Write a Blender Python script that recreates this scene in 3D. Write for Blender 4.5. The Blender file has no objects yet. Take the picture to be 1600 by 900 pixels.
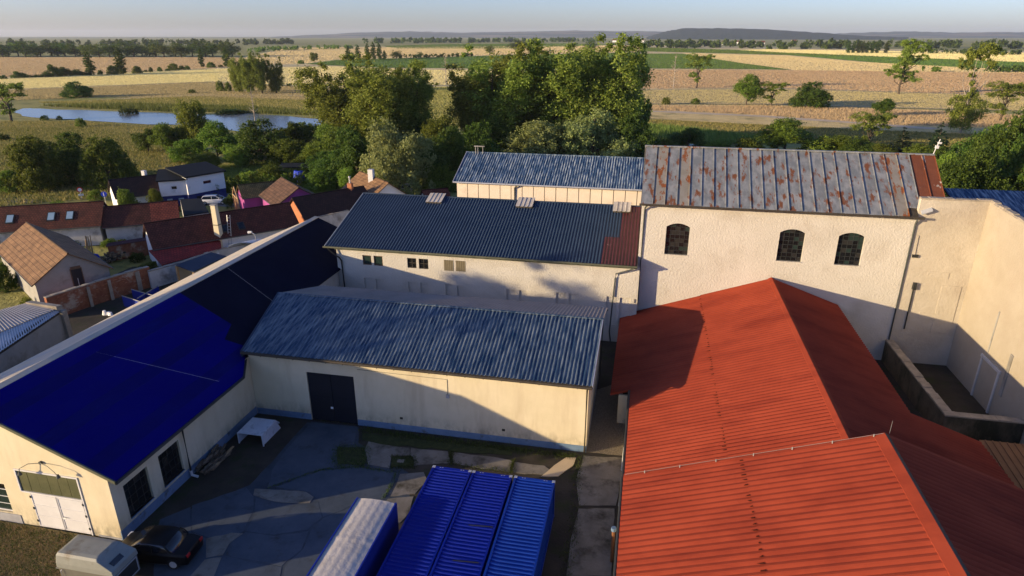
import bpy, bmesh, math, random
import numpy as np
from mathutils import Vector, Matrix

random.seed(7)
scene = bpy.context.scene
# ---------------------------------------------------------------- camera
F_PX, HORIZON, CAM_H = 1020.0, 55.0, 27.0
PITCH = math.atan((450 - HORIZON) / F_PX)
YAW = math.radians(11.6)
cam_data = bpy.data.cameras.new('camera')
cam_data.sensor_width = 36.0
cam_data.lens = 36.0 * F_PX / 1600.0
cam_data.clip_start = 0.5
cam_data.clip_end = 60000
cam = bpy.data.objects.new('camera', cam_data)
scene.collection.objects.link(cam)
cam.location = (0, 0, CAM_H)
cam.rotation_euler = (math.pi / 2 - PITCH, 0, YAW)
scene.camera = cam
# ---------------------------------------------------------------- light
SUN_DIR = Vector((1.0, 0.594, -0.20)).normalized()      # the way the light travels
SUN_EL = math.asin(-SUN_DIR.z)
SUN_AZ = math.atan2(-SUN_DIR.x, -SUN_DIR.y)              # clockwise from +Y
world = bpy.data.worlds.new('World')
scene.world = world
world.use_nodes = True
wn = world.node_tree
for n in list(wn.nodes):
    wn.nodes.remove(n)
sky = wn.nodes.new('ShaderNodeTexSky')
sky.sky_type = 'NISHITA'
sky.sun_disc = False
sky.sun_elevation = SUN_EL
sky.sun_rotation = SUN_AZ
sky.altitude = 200
sky.air_density = 0.85
sky.dust_density = 1.0
sky.ozone_density = 3.0
bg = wn.nodes.new('ShaderNodeBackground')
bg.inputs['Strength'].default_value = 0.10
wo = wn.nodes.new('ShaderNodeOutputWorld')
tint = wn.nodes.new('ShaderNodeMix')          # one even white balance for the whole sky
tint.data_type = 'RGBA'
tint.blend_type = 'MULTIPLY'
tint.inputs['Factor'].default_value = 1.0
tint.inputs[7].default_value = (.95, .865, 1.09, 1)
wn.links.new(sky.outputs[0], tint.inputs[6])
wn.links.new(tint.outputs[2], bg.inputs[0])
wn.links.new(bg.outputs[0], wo.inputs[0])
sun_data = bpy.data.lights.new('sun', 'SUN')
sun_data.energy = 3.4
sun_data.angle = math.radians(0.5)
sun_data.color = (1.0, 0.77, 0.46)
sun = bpy.data.objects.new('sun', sun_data)
scene.collection.objects.link(sun)
sun.rotation_euler = SUN_DIR.to_track_quat('-Z', 'Y').to_euler()
sun.location = (-60, -40, 60)
scene.view_settings.view_transform = 'Standard'
scene.view_settings.look = 'None'
scene.view_settings.exposure = 1.3
scene.view_settings.gamma = 1.0
scene.view_settings.use_curve_mapping = False
scene.cycles.use_denoising = True
scene.cycles.max_bounces = 6
scene.cycles.volume_bounces = 0
scene.cycles.sample_clamp_indirect = 4.0

# ---------------------------------------------------------------- measuring: a photo pixel as a point at a known height or plane
def ray(x, y):
    c0, c2 = (x - 800) / F_PX, -(y - 450) / F_PX
    f0 = c0
    f1 = math.cos(PITCH) + c2 * math.sin(PITCH)
    f2 = -math.sin(PITCH) + c2 * math.cos(PITCH)
    return Vector((f0 * math.cos(YAW) - f1 * math.sin(YAW), f0 * math.sin(YAW) + f1 * math.cos(YAW), f2))
def atz(x, y, z=0.0):
    r = ray(x, y)
    return Vector((0, 0, CAM_H)) + r * ((z - CAM_H) / r.z)
def aty(x, y, Y):
    r = ray(x, y)
    return Vector((0, 0, CAM_H)) + r * (Y / r.y)
def atx(x, y, X):
    r = ray(x, y)
    return Vector((0, 0, CAM_H)) + r * (X / r.x)
def height_of(bx, by, ty):
    b = atz(bx, by)
    r = ray(bx, ty)
    d = math.hypot(b.x, b.y)
    return b, CAM_H + r.z * d / math.hypot(r.x, r.y), d

# ---------------------------------------------------------------- materials
MATS = {}
def mat(name, c1, c2=None, scale=1.0, rough=0.85, bump=0.0, bscale=30.0, metal=0.0, ramp=(0.35, 0.65), stretch=(1, 1, 1),
        spec=0.3, zdirt=None, c3=None, scale3=4.0, ramp3=(0.55, 0.65), stretch3=(1, 1, 1), detail=6.0, bdist=0.05, trans=0.0):
    m = bpy.data.materials.new(name)
    m.use_nodes = True
    nt = m.node_tree
    p = nt.nodes['Principled BSDF']
    p.inputs['Roughness'].default_value = rough
    p.inputs['Metallic'].default_value = metal
    p.inputs['Specular IOR Level'].default_value = spec
    tc = nt.nodes.new('ShaderNodeTexCoord')
    def noise(sc, st, det=detail):
        mp = nt.nodes.new('ShaderNodeMapping')
        mp.inputs['Scale'].default_value = st
        nt.links.new(tc.outputs['Object'], mp.inputs[0])
        n = nt.nodes.new('ShaderNodeTexNoise')
        n.inputs['Scale'].default_value = sc
        n.inputs['Detail'].default_value = det
        n.inputs['Roughness'].default_value = 0.65
        nt.links.new(mp.outputs[0], n.inputs['Vector'])
        return n.outputs['Fac']
    def rampn(fac, r):
        k = nt.nodes.new('ShaderNodeMapRange')
        k.inputs['From Min'].default_value, k.inputs['From Max'].default_value = r
        nt.links.new(fac, k.inputs['Value'])
        return k.outputs[0]
    def mix(fac, a, b):
        k = nt.nodes.new('ShaderNodeMix')
        k.data_type = 'RGBA'
        nt.links.new(fac, k.inputs['Factor'])
        for s, v in ((k.inputs[6], a), (k.inputs[7], b)):
            if isinstance(v, (tuple, list)):
                s.default_value = (*v, 1)
            else:
                nt.links.new(v, s)
        return k.outputs[2]
    col = c1
    if c2:
        col = mix(rampn(noise(scale, stretch), ramp), c1, c2)
    if c3:
        col = mix(rampn(noise(scale3, stretch3), ramp3), col, c3)
    if zdirt:          # splash dirt and damp low on a wall: (height, colour)
        sx = nt.nodes.new('ShaderNodeSeparateXYZ')
        nt.links.new(tc.outputs['Object'], sx.inputs[0])
        mz = nt.nodes.new('ShaderNodeMapRange')
        mz.inputs['From Min'].default_value, mz.inputs['From Max'].default_value = zdirt[0], 0.2
        nt.links.new(sx.outputs['Z'], mz.inputs['Value'])
        mm = nt.nodes.new('ShaderNodeMath')
        mm.operation = 'MULTIPLY'
        nt.links.new(mz.outputs[0], mm.inputs[0])
        nt.links.new(rampn(noise(1.6, (1, 1, .5), 9), (.42, .62)), mm.inputs[1])
        col = mix(mm.outputs[0], col, zdirt[1])
    if isinstance(col, (tuple, list)):
        p.inputs['Base Color'].default_value = (*col, 1)
    else:
        nt.links.new(col, p.inputs['Base Color'])
    if bump:
        b = nt.nodes.new('ShaderNodeBump')
        b.inputs['Strength'].default_value = bump
        b.inputs['Distance'].default_value = bdist
        nt.links.new(noise(bscale, (1, 1, 1), 4.0), b.inputs['Height'])
        nt.links.new(b.outputs[0], p.inputs['Normal'])
    MATS[name] = m
    return m

def leaf_mat(name, dark, light, trans=0.35):
    m = bpy.data.materials.new(name)
    m.use_nodes = True
    nt = m.node_tree
    p = nt.nodes['Principled BSDF']
    p.inputs['Roughness'].default_value = 0.6
    p.inputs['Specular IOR Level'].default_value = 0.2
    g = nt.nodes.new('ShaderNodeNewGeometry')
    k = nt.nodes.new('ShaderNodeMix')
    k.data_type = 'RGBA'
    k.inputs[6].default_value = (*dark, 1)
    k.inputs[7].default_value = (*light, 1)
    nt.links.new(g.outputs['Random Per Island'], k.inputs['Factor'])
    oi = nt.nodes.new('ShaderNodeObjectInfo')
    hs = nt.nodes.new('ShaderNodeHueSaturation')
    mr = nt.nodes.new('ShaderNodeMapRange')
    mr.inputs['To Min'].default_value = 0.7
    mr.inputs['To Max'].default_value = 1.25
    nt.links.new(oi.outputs['Random'], mr.inputs['Value'])
    nt.links.new(mr.outputs[0], hs.inputs['Value'])
    mr2 = nt.nodes.new('ShaderNodeMapRange')
    mr2.inputs['To Min'].default_value = 0.472
    mr2.inputs['To Max'].default_value = 0.525
    nt.links.new(oi.outputs['Random'], mr2.inputs['Value'])
    nt.links.new(mr2.outputs[0], hs.inputs['Hue'])
    nt.links.new(k.outputs[2], hs.inputs['Color'])
    nt.links.new(hs.outputs[0], p.inputs['Base Color'])
    t = nt.nodes.new('ShaderNodeBsdfTranslucent')
    nt.links.new(hs.outputs[0], t.inputs['Color'])
    mx = nt.nodes.new('ShaderNodeMixShader')
    mx.inputs[0].default_value = trans
    nt.links.new(p.outputs[0], mx.inputs[1])
    nt.links.new(t.outputs[0], mx.inputs[2])
    nt.links.new(mx.outputs[0], nt.nodes['Material Output'].inputs[0])
    MATS[name] = m
    return m

def tile_mat(name, c1, c2, w=0.35, h=0.32, bump=0.6):
    """roof tiles: rows and columns from the UV map (metres)"""
    m = bpy.data.materials.new(name)
    m.use_nodes = True
    nt = m.node_tree
    p = nt.nodes['Principled BSDF']
    p.inputs['Roughness'].default_value = 0.8
    p.inputs['Specular IOR Level'].default_value = 0.25
    uv = nt.nodes.new('ShaderNodeUVMap')
    br = nt.nodes.new('ShaderNodeTexBrick')
    br.inputs['Scale'].default_value = 1.0
    br.inputs['Brick Width'].default_value = w
    br.inputs['Row Height'].default_value = h
    br.inputs['Mortar Size'].default_value = 0.03
    br.inputs['Color1'].default_value = (*c1, 1)
    br.inputs['Color2'].default_value = (*c2, 1)
    br.inputs['Mortar'].default_value = (*[v * 0.35 for v in c1], 1)
    nt.links.new(uv.outputs[0], br.inputs['Vector'])
    nz = nt.nodes.new('ShaderNodeTexNoise')
    nz.inputs['Scale'].default_value = 0.9
    nz.inputs['Detail'].default_value = 8
    nt.links.new(uv.outputs[0], nz.inputs['Vector'])
    mr = nt.nodes.new('ShaderNodeMapRange')
    mr.inputs['From Min'].default_value, mr.inputs['From Max'].default_value = 0.3, 0.7
    mr.inputs['To Min'].default_value, mr.inputs['To Max'].default_value = 0.6, 1.25
    nt.links.new(nz.outputs['Fac'], mr.inputs['Value'])
    hs = nt.nodes.new('ShaderNodeHueSaturation')
    nt.links.new(mr.outputs[0], hs.inputs['Value'])
    nt.links.new(br.outputs['Color'], hs.inputs['Color'])
    nt.links.new(hs.outputs[0], p.inputs['Base Color'])
    b = nt.nodes.new('ShaderNodeBump')
    b.inputs['Strength'].default_value = bump
    b.inputs['Distance'].default_value = 0.03
    b.invert = True
    nt.links.new(br.outputs['Fac'], b.inputs['Height'])
    nt.links.new(b.outputs[0], p.inputs['Normal'])
    MATS[name] = m
    return m

# ---------------------------------------------------------------- mesh helpers
class MB:
    def __init__(s):
        s.v, s.f, s.uv = [], [], {}
    def poly(s, pts, uv=None):
        i = len(s.v)
        s.v += [tuple(p) for p in pts]
        s.f.append(tuple(range(i, i + len(pts))))
        if uv:
            s.uv[len(s.f) - 1] = uv
        return s
    def box(s, lo, hi):
        x0, y0, z0 = lo
        x1, y1, z1 = hi
        return s.hexa([(x0, y0, z0), (x1, y0, z0), (x1, y1, z0), (x0, y1, z0)], [(x0, y0, z1), (x1, y0, z1), (x1, y1, z1), (x0, y1, z1)])
    def hexa(s, bot, top):
        """closed prism between two rings of the same count (counter-clockwise seen from the top)"""
        n = len(bot)
        i = len(s.v)
        s.v += [tuple(p) for p in bot] + [tuple(p) for p in top]
        s.f.append(tuple(i + n - 1 - k for k in range(n)))
        s.f.append(tuple(i + n + k for k in range(n)))
        for k in range(n):
            s.f.append((i + k, i + (k + 1) % n, i + n + (k + 1) % n, i + n + k))
        return s
    def slab(s, pts, t):
        """a sheet of thickness t under the outline pts"""
        return s.hexa([(p[0], p[1], p[2] - t) for p in pts], pts)
    def obox(s, o, u, w, h, d=None):
        """box from corner o along vectors u, w, h"""
        o, u, w, h = Vector(o), Vector(u), Vector(w), Vector(h)
        return s.hexa([o, o + u, o + u + w, o + w], [o + h, o + u + h, o + u + w + h, o + w + h])
    def tube(s, pts, r, n=7, r2=None, cap=True):
        pts = [Vector(p) for p in pts]
        m = len(pts)
        base = len(s.v)
        for k, p in enumerate(pts):
            if k == 0:
                d = pts[1] - p
            elif k == m - 1:
                d = p - pts[k - 1]
            else:
                d = (pts[k + 1] - p).normalized() + (p - pts[k - 1]).normalized()
            d.normalize()
            a = d.orthogonal().normalized() if abs(d.z) > 0.99 else d.cross(Vector((0, 0, 1))).normalized()
            b = d.cross(a)
            rr = r if r2 is None else r + (r2 - r) * k / (m - 1)
            for j in range(n):
                t = 2 * math.pi * j / n
                s.v.append(tuple(p + a * (rr * math.cos(t)) + b * (rr * math.sin(t))))
        for k in range(m - 1):
            for j in range(n):
                s.f.append((base + k * n + j, base + k * n + (j + 1) % n, base + (k + 1) * n + (j + 1) % n, base + (k + 1) * n + j))
        if cap:
            s.f.append(tuple(base + j for j in range(n)))
            s.f.append(tuple(base + (m - 1) * n + n - 1 - j for j in range(n)))
        return s
    def corr(s, low, high, spacing, amp, prof='trap'):
        """corrugated sheet; ribs run from polyline low to polyline high (lists of (share, point))"""
        def at(pl, t):
            for (a, p), (b, q) in zip(pl, pl[1:]):
                if t <= b + 1e-9:
                    return Vector(p).lerp(Vector(q), (t - a) / (b - a) if b > a else 0)
            return Vector(pl[-1][1])
        L = (Vector(low[-1][1]) - Vector(low[0][1])).length
        n = max(2, round(L / spacing))
        P = {'trap': [(0, 0), (.5, 0), (.62, 1), (.88, 1)], 'sine': [(0, .5), (.17, .93), (.33, .93), (.5, .5), (.67, .07), (.83, .07)],
             'rib': [(0, 0), (.72, 0), (.78, 1), (.94, 1)], 'wave': [(0, 0), (.25, .6), (.5, 1), (.75, .6)]}[prof]
        up = (Vector(low[-1][1]) - Vector(low[0][1])).cross(Vector(high[0][1]) - Vector(low[0][1])).normalized()
        if up.z < 0:
            up = -up
        base = len(s.v)
        ts = [(k + a) / n for k in range(n) for a, _ in P] + [1.0]
        hs = [h for k in range(n) for _, h in P] + [0]
        for t, h in zip(ts, hs):
            s.v.append(tuple(at(low, t) + up * (h * amp)))
            s.v.append(tuple(at(high, t) + up * (h * amp)))
        for k in range(len(ts) - 1):
            s.f.append((base + 2 * k, base + 2 * k + 2, base + 2 * k + 3, base + 2 * k + 1))
        return s
    def build(s, name, m, parent=None, smooth=False):
        me = bpy.data.meshes.new(name)
        off = Vector((0, 0, 0))
        if parent is not None:
            q = parent
            while q is not None:
                off += q.location
                q = q.parent
        me.from_pydata([(a - off.x, b - off.y, c - off.z) for a, b, c in s.v], [], s.f)
        if s.uv:
            ul = me.uv_layers.new(name='UVMap')
            for fi, uvs in s.uv.items():
                for li, w in zip(me.polygons[fi].loop_indices, uvs):
                    ul.data[li].uv = w
        me.update()
        bm = bmesh.new()
        bm.from_mesh(me)
        if not s.uv and len(bm.verts) < 20000:
            bmesh.ops.recalc_face_normals(bm, faces=bm.faces)
        bm.to_mesh(me)
        bm.free()
        if smooth:
            me.polygons.foreach_set('use_smooth', [True] * len(me.polygons))
        if m:
            me.materials.append(MATS[m] if isinstance(m, str) else m)
        o = bpy.data.objects.new(name, me)
        scene.collection.objects.link(o)
        o.parent = parent
        return o

def thing(name, label, cat, loc=(0, 0, 0), group=None):
    o = bpy.data.objects.new(name, None)
    o.empty_display_size = 0.3
    scene.collection.objects.link(o)
    o.location = loc
    return tag(o, label, cat, group)
def tag(o, label, cat, group=None):
    o['label'] = label
    o['category'] = cat
    if group:
        o['group'] = group
    return o
def structure(o, label=None):
    o['kind'] = 'structure'
    if label:
        o['label'] = label
    return o
def copy_tree(o, parent=None):
    c = o.copy()
    scene.collection.objects.link(c)
    c.parent = parent
    for ch in o.children:
        copy_tree(ch, c)
    return c

def wall_open(mb, O, u, L, z0, z1, openings, depth, n):
    """a wall front from O along unit u with real openings (s0, s1, za, zb) and their reveals; n = outward normal"""
    O, u, n = Vector(O), Vector(u), Vector(n)
    ss = sorted({0, L} | {a for o in openings for a in o[:2]})
    zs = sorted({z0, z1} | {a for o in openings for a in o[2:4]})
    P = lambda s, z, d=0.0: O + u * s + Vector((0, 0, z)) - n * d
    for a, b in zip(ss, ss[1:]):
        for c, d in zip(zs, zs[1:]):
            if any(o[0] <= a + 1e-6 and b <= o[1] + 1e-6 and o[2] <= c + 1e-6 and d <= o[3] + 1e-6 for o in openings):
                continue
            mb.poly([P(a, c), P(b, c), P(b, d), P(a, d)])
    for a, b, c, d in [o[:4] for o in openings]:
        for q in ([P(a, c), P(a, d), P(a, d, depth), P(a, c, depth)], [P(b, c), P(b, c, depth), P(b, d, depth), P(b, d)],
                  [P(a, c), P(a, c, depth), P(b, c, depth), P(b, c)], [P(a, d), P(b, d), P(b, d, depth), P(a, d, depth)]):
            mb.poly(q)
    return mb

def window_at(parent, O, u, n, s0, s1, z0, z1, depth, nx, nz, fm, gm, fw=0.05, bar=0.03, name='window', panes=True):
    """frame with its bars, and each pane as a piece of its own"""
    O, u, n = Vector(O), Vector(u), Vector(n)
    P = lambda s, z, d: O + u * s + Vector((0, 0, z)) - n * d
    fr = MB()
    d0, d1 = depth * 0.55, depth * 0.55 + 0.06
    def bx(a, b, c, d, e0=d0, e1=d1, m=fr):
        m.hexa([P(a, c, e1), P(b, c, e1), P(b, c, e0), P(a, c, e0)], [P(a, d, e1), P(b, d, e1), P(b, d, e0), P(a, d, e0)])
    bx(s0, s0 + fw, z0, z1)
    bx(s1 - fw, s1, z0, z1)
    bx(s0 + fw, s1 - fw, z0, z0 + fw)
    bx(s0 + fw, s1 - fw, z1 - fw, z1)
    for k in range(1, nx):
        x = s0 + (s1 - s0) * k / nx
        bx(x - bar / 2, x + bar / 2, z0 + fw, z1 - fw, d0 + .006, d1 - .006)
    for k in range(1, nz):
        z = z0 + (z1 - z0) * k / nz
        bx(s0 + fw, s1 - fw, z - bar / 2, z + bar / 2, d0 + .012, d1 - .012)
    w = fr.build(name, fm, parent)
    for i in range(nx):
        for j in range(nz):
            g = MB()
            bx(s0 + (s1 - s0) * i / nx + .01, s0 + (s1 - s0) * (i + 1) / nx - .01, z0 + (z1 - z0) * j / nz + .01, z0 + (z1 - z0) * (j + 1) / nz - .01,
               d0 + .025 + random.uniform(0, .01), d0 + .04, g)
            g.build('pane', gm if isinstance(gm, str) else random.choice(gm), w)
    return w
# ---------------------------------------------------------------- colours
mat('meadow', (.22, .22, .045), (.38, .32, .10), .045, .95, .8, 1.2, c3=(.075, .105, .02), scale3=.09, ramp3=(.5, .68), bdist=.5)
mat('straw_field', (.60, .48, .21), (.68, .55, .26), .02, .95, .9, 1.6, c3=(.52, .345, .16), scale3=.05, ramp3=(.5, .75), stretch3=(1, .15, 1), bdist=.5)
mat('stubble_field', (.54, .42, .19), (.61, .48, .23), .05, .95, .9, 1.3, c3=(.42, .29, .14), scale3=.12, ramp3=(.45, .7), stretch3=(.2, 1, 1), bdist=.5)
mat('ploughed_field', (.38, .29, .14), (.47, .37, .19), .08, .95, .9, 1.0, stretch=(.2, 1, 1), bdist=.5)
mat('green_field', (.075, .125, .02), (.10, .155, .025), .06, .95, .6, 1.0, bdist=.5)
mat('olive_field', (.12, .15, .02), (.16, .18, .025), .06, .95, .6, 1.0, bdist=.5)
mat('dry_grass', (.58, .43, .17), (.68, .52, .22), .15, .95, 1.0, 1.5, c3=(.22, .19, .06), scale3=.1, ramp3=(.5, .7), bdist=.6)
mat('bank_grass', (.16, .19, .03), (.30, .27, .07), .12, .95, 1.0, 1.5, c3=(.32, .23, .1), scale3=.07, ramp3=(.5, .65), bdist=.5)
mat('brown_grass', (.36, .25, .11), (.25, .21, .06), .1, .95, 1.0, 1.5, c3=(.12, .14, .03), scale3=.06, ramp3=(.52, .66), bdist=.5)
mat('track', (.50, .39, .24), (.58, .46, .29), .3, .95, .3, 3)
mat('village_road', (.13, .125, .125), (.18, .17, .165), .4, .9, .2, 8)
mat('water', (.13, .135, .12), None, rough=.18, bump=.08, bscale=.8, spec=.6)
mat('hill_wood', (.012, .025, .02), (.025, .042, .03), .012, .95, 1.0, .02, bdist=30)
mat('hill_far', (.03, .05, .045), (.18, .14, .1), .0012, .95, stretch=(1, 2.5, 1), ramp=(.5, .62))
mat('dirt', (.028, .024, .018), (.055, .045, .032), .5, .95, .5, 6, c3=(.03, .036, .012), scale3=.6, ramp3=(.52, .62))
mat('asphalt_old', (.036, .049, .064), (.058, .071, .088), .8, .95, .3, 20, c3=(.022, .024, .026), scale3=.5, ramp3=(.52, .68))
mat('asphalt', (.045, .062, .082), (.072, .09, .112), .55, .95, .25, 22, c3=(.035, .036, .038), scale3=.9, ramp3=(.55, .75))
mat('concrete_slab', (.14, .125, .10), (.22, .20, .165), .8, .9, .3, 18, c3=(.05, .045, .03), scale3=.7, ramp3=(.5, .68))
mat('gravel', (.10, .085, .06), (.25, .21, .15), 14, .95, .8, 30, detail=2)
mat('moss', (.02, .03, .008), (.045, .055, .014), 3, .95, .8, 14)
# walls
mat('plaster_white', (.50, .465, .395), (.56, .525, .455), .35, .92, .5, 6.0, c3=(.42, .375, .305), scale3=.3, ramp3=(.52, .75), bdist=.16, detail=9)
mat('plaster_tan', (.37, .325, .25), (.32, .275, .205), .3, .92, .5, 5.0, c3=(.34, .29, .22), scale3=.25, ramp3=(.56, .74), bdist=.1)
mat('plaster_grey', (.24, .235, .215), (.31, .30, .27), .4, .92, .5, 3, c3=(.17, .155, .13), scale3=.35, ramp3=(.54, .68))
mat('render_cream', (.58, .505, .335), (.64, .56, .39), .5, .9, .2, 9, c3=(.49, .41, .27), scale3=.5, ramp3=(.5, .75), stretch3=(1.5, 1.5, .25), zdirt=(1.5, (.24, .21, .15)))
mat('plaster_buff', (.49, .44, .35), (.42, .37, .285), .3, .92, .5, 5.0, c3=(.36, .31, .24), scale3=.25, ramp3=(.5, .7), bdist=.1)
mat('plinth_blue', (.10, .17, .27), (.15, .22, .32), 1.2, .9, .2, 12, c3=(.08, .09, .09), scale3=1.6, ramp3=(.56, .7))
mat('plinth_grey', (.26, .26, .27), (.33, .33, .34), 1.2, .9, .2, 12)
mat('panel_cream', (.66, .56, .45), (.72, .62, .5), .6, .9, .1, 8, c3=(.55, .45, .34), scale3=.5, ramp3=(.56, .75))
mat('white_render', (.70, .70, .68), (.76, .75, .72), .4, .9, .2, 5, c3=(.5, .49, .46), scale3=.6, ramp3=(.58, .75))
mat('dirty_render', (.45, .44, .41), (.58, .56, .52), .6, .9, .3, 4, c3=(.25, .23, .2), scale3=.5, ramp3=(.52, .68))
mat('blue_render', (.012, .022, .12), (.016, .03, .15), .8, .85)
mat('magenta_render', (.30, .06, .22), (.34, .08, .26), .8, .9, .1, 8)
mat('brick', (.22, .07, .035), (.30, .12, .06), 2.5, .95, .6, 8, c3=(.42, .33, .24), scale3=.5, ramp3=(.54, .64))
mat('brick_orange', (.42, .17, .08), (.34, .13, .06), 2.0, .95, .4, 8)
mat('wall_coping', (.36, .31, .24), (.24, .21, .16), 1.5, .95, .5, 10)
mat('mossy_concrete', (.075, .06, .04), (.15, .12, .08), .7, .95, .6, 6, c3=(.03, .032, .018), scale3=.5, ramp3=(.48, .62), stretch3=(1, 1, .4))
# roofs
mat('roof_slate_blue', (.020, .036, .064), (.028, .046, .077), .4, .6, spec=.12)
mat('roof_maroon', (.052, .013, .013), (.07, .018, .017), 1.2, .55, c3=(.2, .14, .13), scale3=1.3, ramp3=(.66, .72))
mat('roof_weathered_blue', (.018, .048, .095), (.032, .062, .105), .25, .7, spec=.1, c3=(.17, .205, .225), scale3=.6, ramp3=(.40, .64), stretch3=(7, .8, 1), detail=14)
mat('roof_old_blue', (.022, .052, .105), (.036, .072, .13), .5, .7, spec=.1, c3=(.25, .30, .34), scale3=1.1, ramp3=(.46, .62), stretch3=(5, .45, 1), detail=12)
mat('roof_flat_grey', (.20, .175, .155), (.25, .22, .195), .7, .6)
mat('roof_felt_navy', (.001, .002, .085), (.0015, .003, .105), .35, .9, spec=.03, c3=(.004, .008, .13), scale3=.7, ramp3=(.55, .8), stretch3=(1, .25, 1))
mat('roof_felt_blue', (.0008, .001, .115), (.001, .0015, .135), .25, .9, spec=.02, c3=(.002, .004, .16), scale3=.5, ramp3=(.6, .8))
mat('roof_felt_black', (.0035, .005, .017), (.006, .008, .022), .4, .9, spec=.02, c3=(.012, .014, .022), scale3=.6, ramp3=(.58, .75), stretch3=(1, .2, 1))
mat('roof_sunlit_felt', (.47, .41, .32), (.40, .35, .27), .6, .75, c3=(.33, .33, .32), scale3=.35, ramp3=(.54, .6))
mat('roof_red', (.245, .041, .020), (.295, .052, .025), .35, .8, spec=.05, c3=(.16, .024, .014), scale3=.35, ramp3=(.47, .75), stretch3=(.35, 1.4, 1), detail=10)
mat('lap_shade', (.045, .010, .007), (.07, .016, .010), 3, .9, spec=.02)  # dark tone painted in for the shade inside the sheet laps
mat('roof_brown', (.15, .06, .022), (.2, .085, .032), .5, .6)
mat('galv', (.155, .168, .175), (.25, .258, .258), 1.1, .6, .1, 8, metal=.1, ramp=(.42, .6), stretch=(1.5, .6, 1), c3=(.16, .06, .024), scale3=1.0, ramp3=(.54, .60), stretch3=(1.9, .5, 1), detail=12)
mat('galv_stained', (.20, .18, .14), (.27, .25, .22), .8, .6, .1, 8, metal=.1, c3=(.21, .07, .02), scale3=1.1, ramp3=(.53, .57), stretch3=(1.7, .42, 1), detail=10)
mat('rust_sheet', (.13, .04, .018), (.17, .052, .022), 1.0, .85, .2, 14, c3=(.36, .31, .26), scale3=.9, ramp3=(.60, .63), stretch3=(1.4, .25, 1), detail=10)
mat('galv_corrugated', (.38, .40, .42), (.50, .51, .52), .6, .4, metal=.3, c3=(.14, .13, .12), scale3=1.2, ramp3=(.6, .7))
mat('asbestos', (.36, .33, .29), (.46, .42, .37), .7, .9, .2, 10)
mat('dark_metal', (.018, .019, .018), (.03, .032, .03), 2, .5)
mat('drain_pipe', (.05, .06, .055), (.075, .08, .075), 1.5, .55)
mat('fascia_green', (.07, .075, .045), (.10, .10, .065), 1.2, .7)
mat('fascia_dark', (.035, .028, .02), (.055, .045, .03), 1.5, .75)
mat('steel', (.42, .43, .44), (.5, .5, .5), 2, .4, metal=.4)
mat('white_paint', (.56, .55, .54), (.62, .61, .6), 1.0, .6, c3=(.6, .58, .53), scale3=1.0, ramp3=(.6, .8))
mat('green_board', (.055, .06, .022), (.085, .085, .035), 1.2, .75, .2, 10)
mat('door_dark', (.006, .008, .014), (.010, .012, .02), 1, .55)
mat('glass_dark', (.008, .009, .010), None, rough=.12, spec=.6)
mat('glass_green', (.02, .035, .03), None, rough=.15, spec=.6)
mat('glass_sky', (.25, .36, .42), (.3, .42, .48), 2, .12, spec=.8)
mat('glass_pale', (.025, .024, .022), None, rough=.25, spec=.5)
mat('window_wood', (.10, .06, .035), (.14, .085, .05), 3, .7)
mat('shutter_wood', (.14, .115, .07), (.19, .16, .1), 3, .85, stretch=(8, 8, 1))
mat('timber', (.30, .20, .10), (.42, .29, .15), 4, .9, .3, 14)
mat('log', (.10, .075, .05), (.20, .155, .105), 3, .95, .5, 16)
mat('bark', (.06, .045, .03), (.11, .085, .06), 3, .95, .6, 12)
mat('bark_pale', (.26, .22, .17), (.36, .31, .25), 2, .95, .5, 10)
# vehicles
mat('container_blue', (.001, .010, .185), (.002, .013, .215), .5, .5, spec=.12)
mat('container_bright', (.002, .026, .21), (.004, .034, .26), .5, .5, spec=.15)
mat('tarp', (.42, .385, .34), (.50, .46, .41), .8, .8, .5, 5, c3=(.34, .31, .28), scale3=1.5, ramp3=(.52, .7), stretch3=(1, .4, 1))
mat('truck_blue', (.005, .02, .22), (.007, .026, .26), .7, .45)
mat('car_white', (.75, .76, .78), None, rough=.25, spec=.6)
mat('car_black', (.003, .003, .004), None, rough=.35, spec=.2)
mat('car_silver', (.4, .42, .44), None, rough=.3, metal=.4)
mat('car_glass', (.006, .008, .012), None, rough=.06, spec=.7)
mat('tyre', (.012, .012, .012), None, rough=.9)
mat('trailer_shell', (.21, .215, .185), (.26, .265, .225), .9, .5, c3=(.15, .125, .085), scale3=.8, ramp3=(.52, .66))
mat('trailer_side', (.12, .115, .09), (.15, .14, .11), 1, .6)
mat('lamp_red', (.4, .01, .01), None, rough=.3)
mat('lamp_clear', (.7, .7, .68), None, rough=.15, spec=.7)
mat('sign_white', (.8, .8, .8), None, rough=.5)
mat('sign_red', (.6, .02, .02), None, rough=.5)
mat('sign_blue', (.01, .04, .5), None, rough=.5)
mat('tarpaulin_blue', (.012, .04, .42), (.02, .06, .5), 2, .7)
mat('table_white', (.5, .53, .58), (.6, .63, .67), 1.5, .6, c3=(.3, .32, .35), scale3=2, ramp3=(.56, .7))
# tiles
tile_mat('tile_dark_red', (.085, .022, .014), (.12, .035, .02))
tile_mat('tile_red', (.20, .045, .025), (.26, .06, .032))
tile_mat('tile_bright_red', (.22, .02, .018), (.28, .03, .025), .3, .35)
tile_mat('tile_brown', (.19, .105, .05), (.235, .135, .065), .5, .5, .35)
tile_mat('tile_chocolate', (.10, .055, .032), (.13, .072, .042), .5, .5, .35)
tile_mat('tile_blackish', (.030, .014, .012), (.045, .02, .015))
tile_mat('tile_olive', (.14, .105, .035), (.2, .135, .05))
tile_mat('shingle_dark', (.014, .022, .03), (.02, .03, .04), .4, .2, .2)
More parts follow.
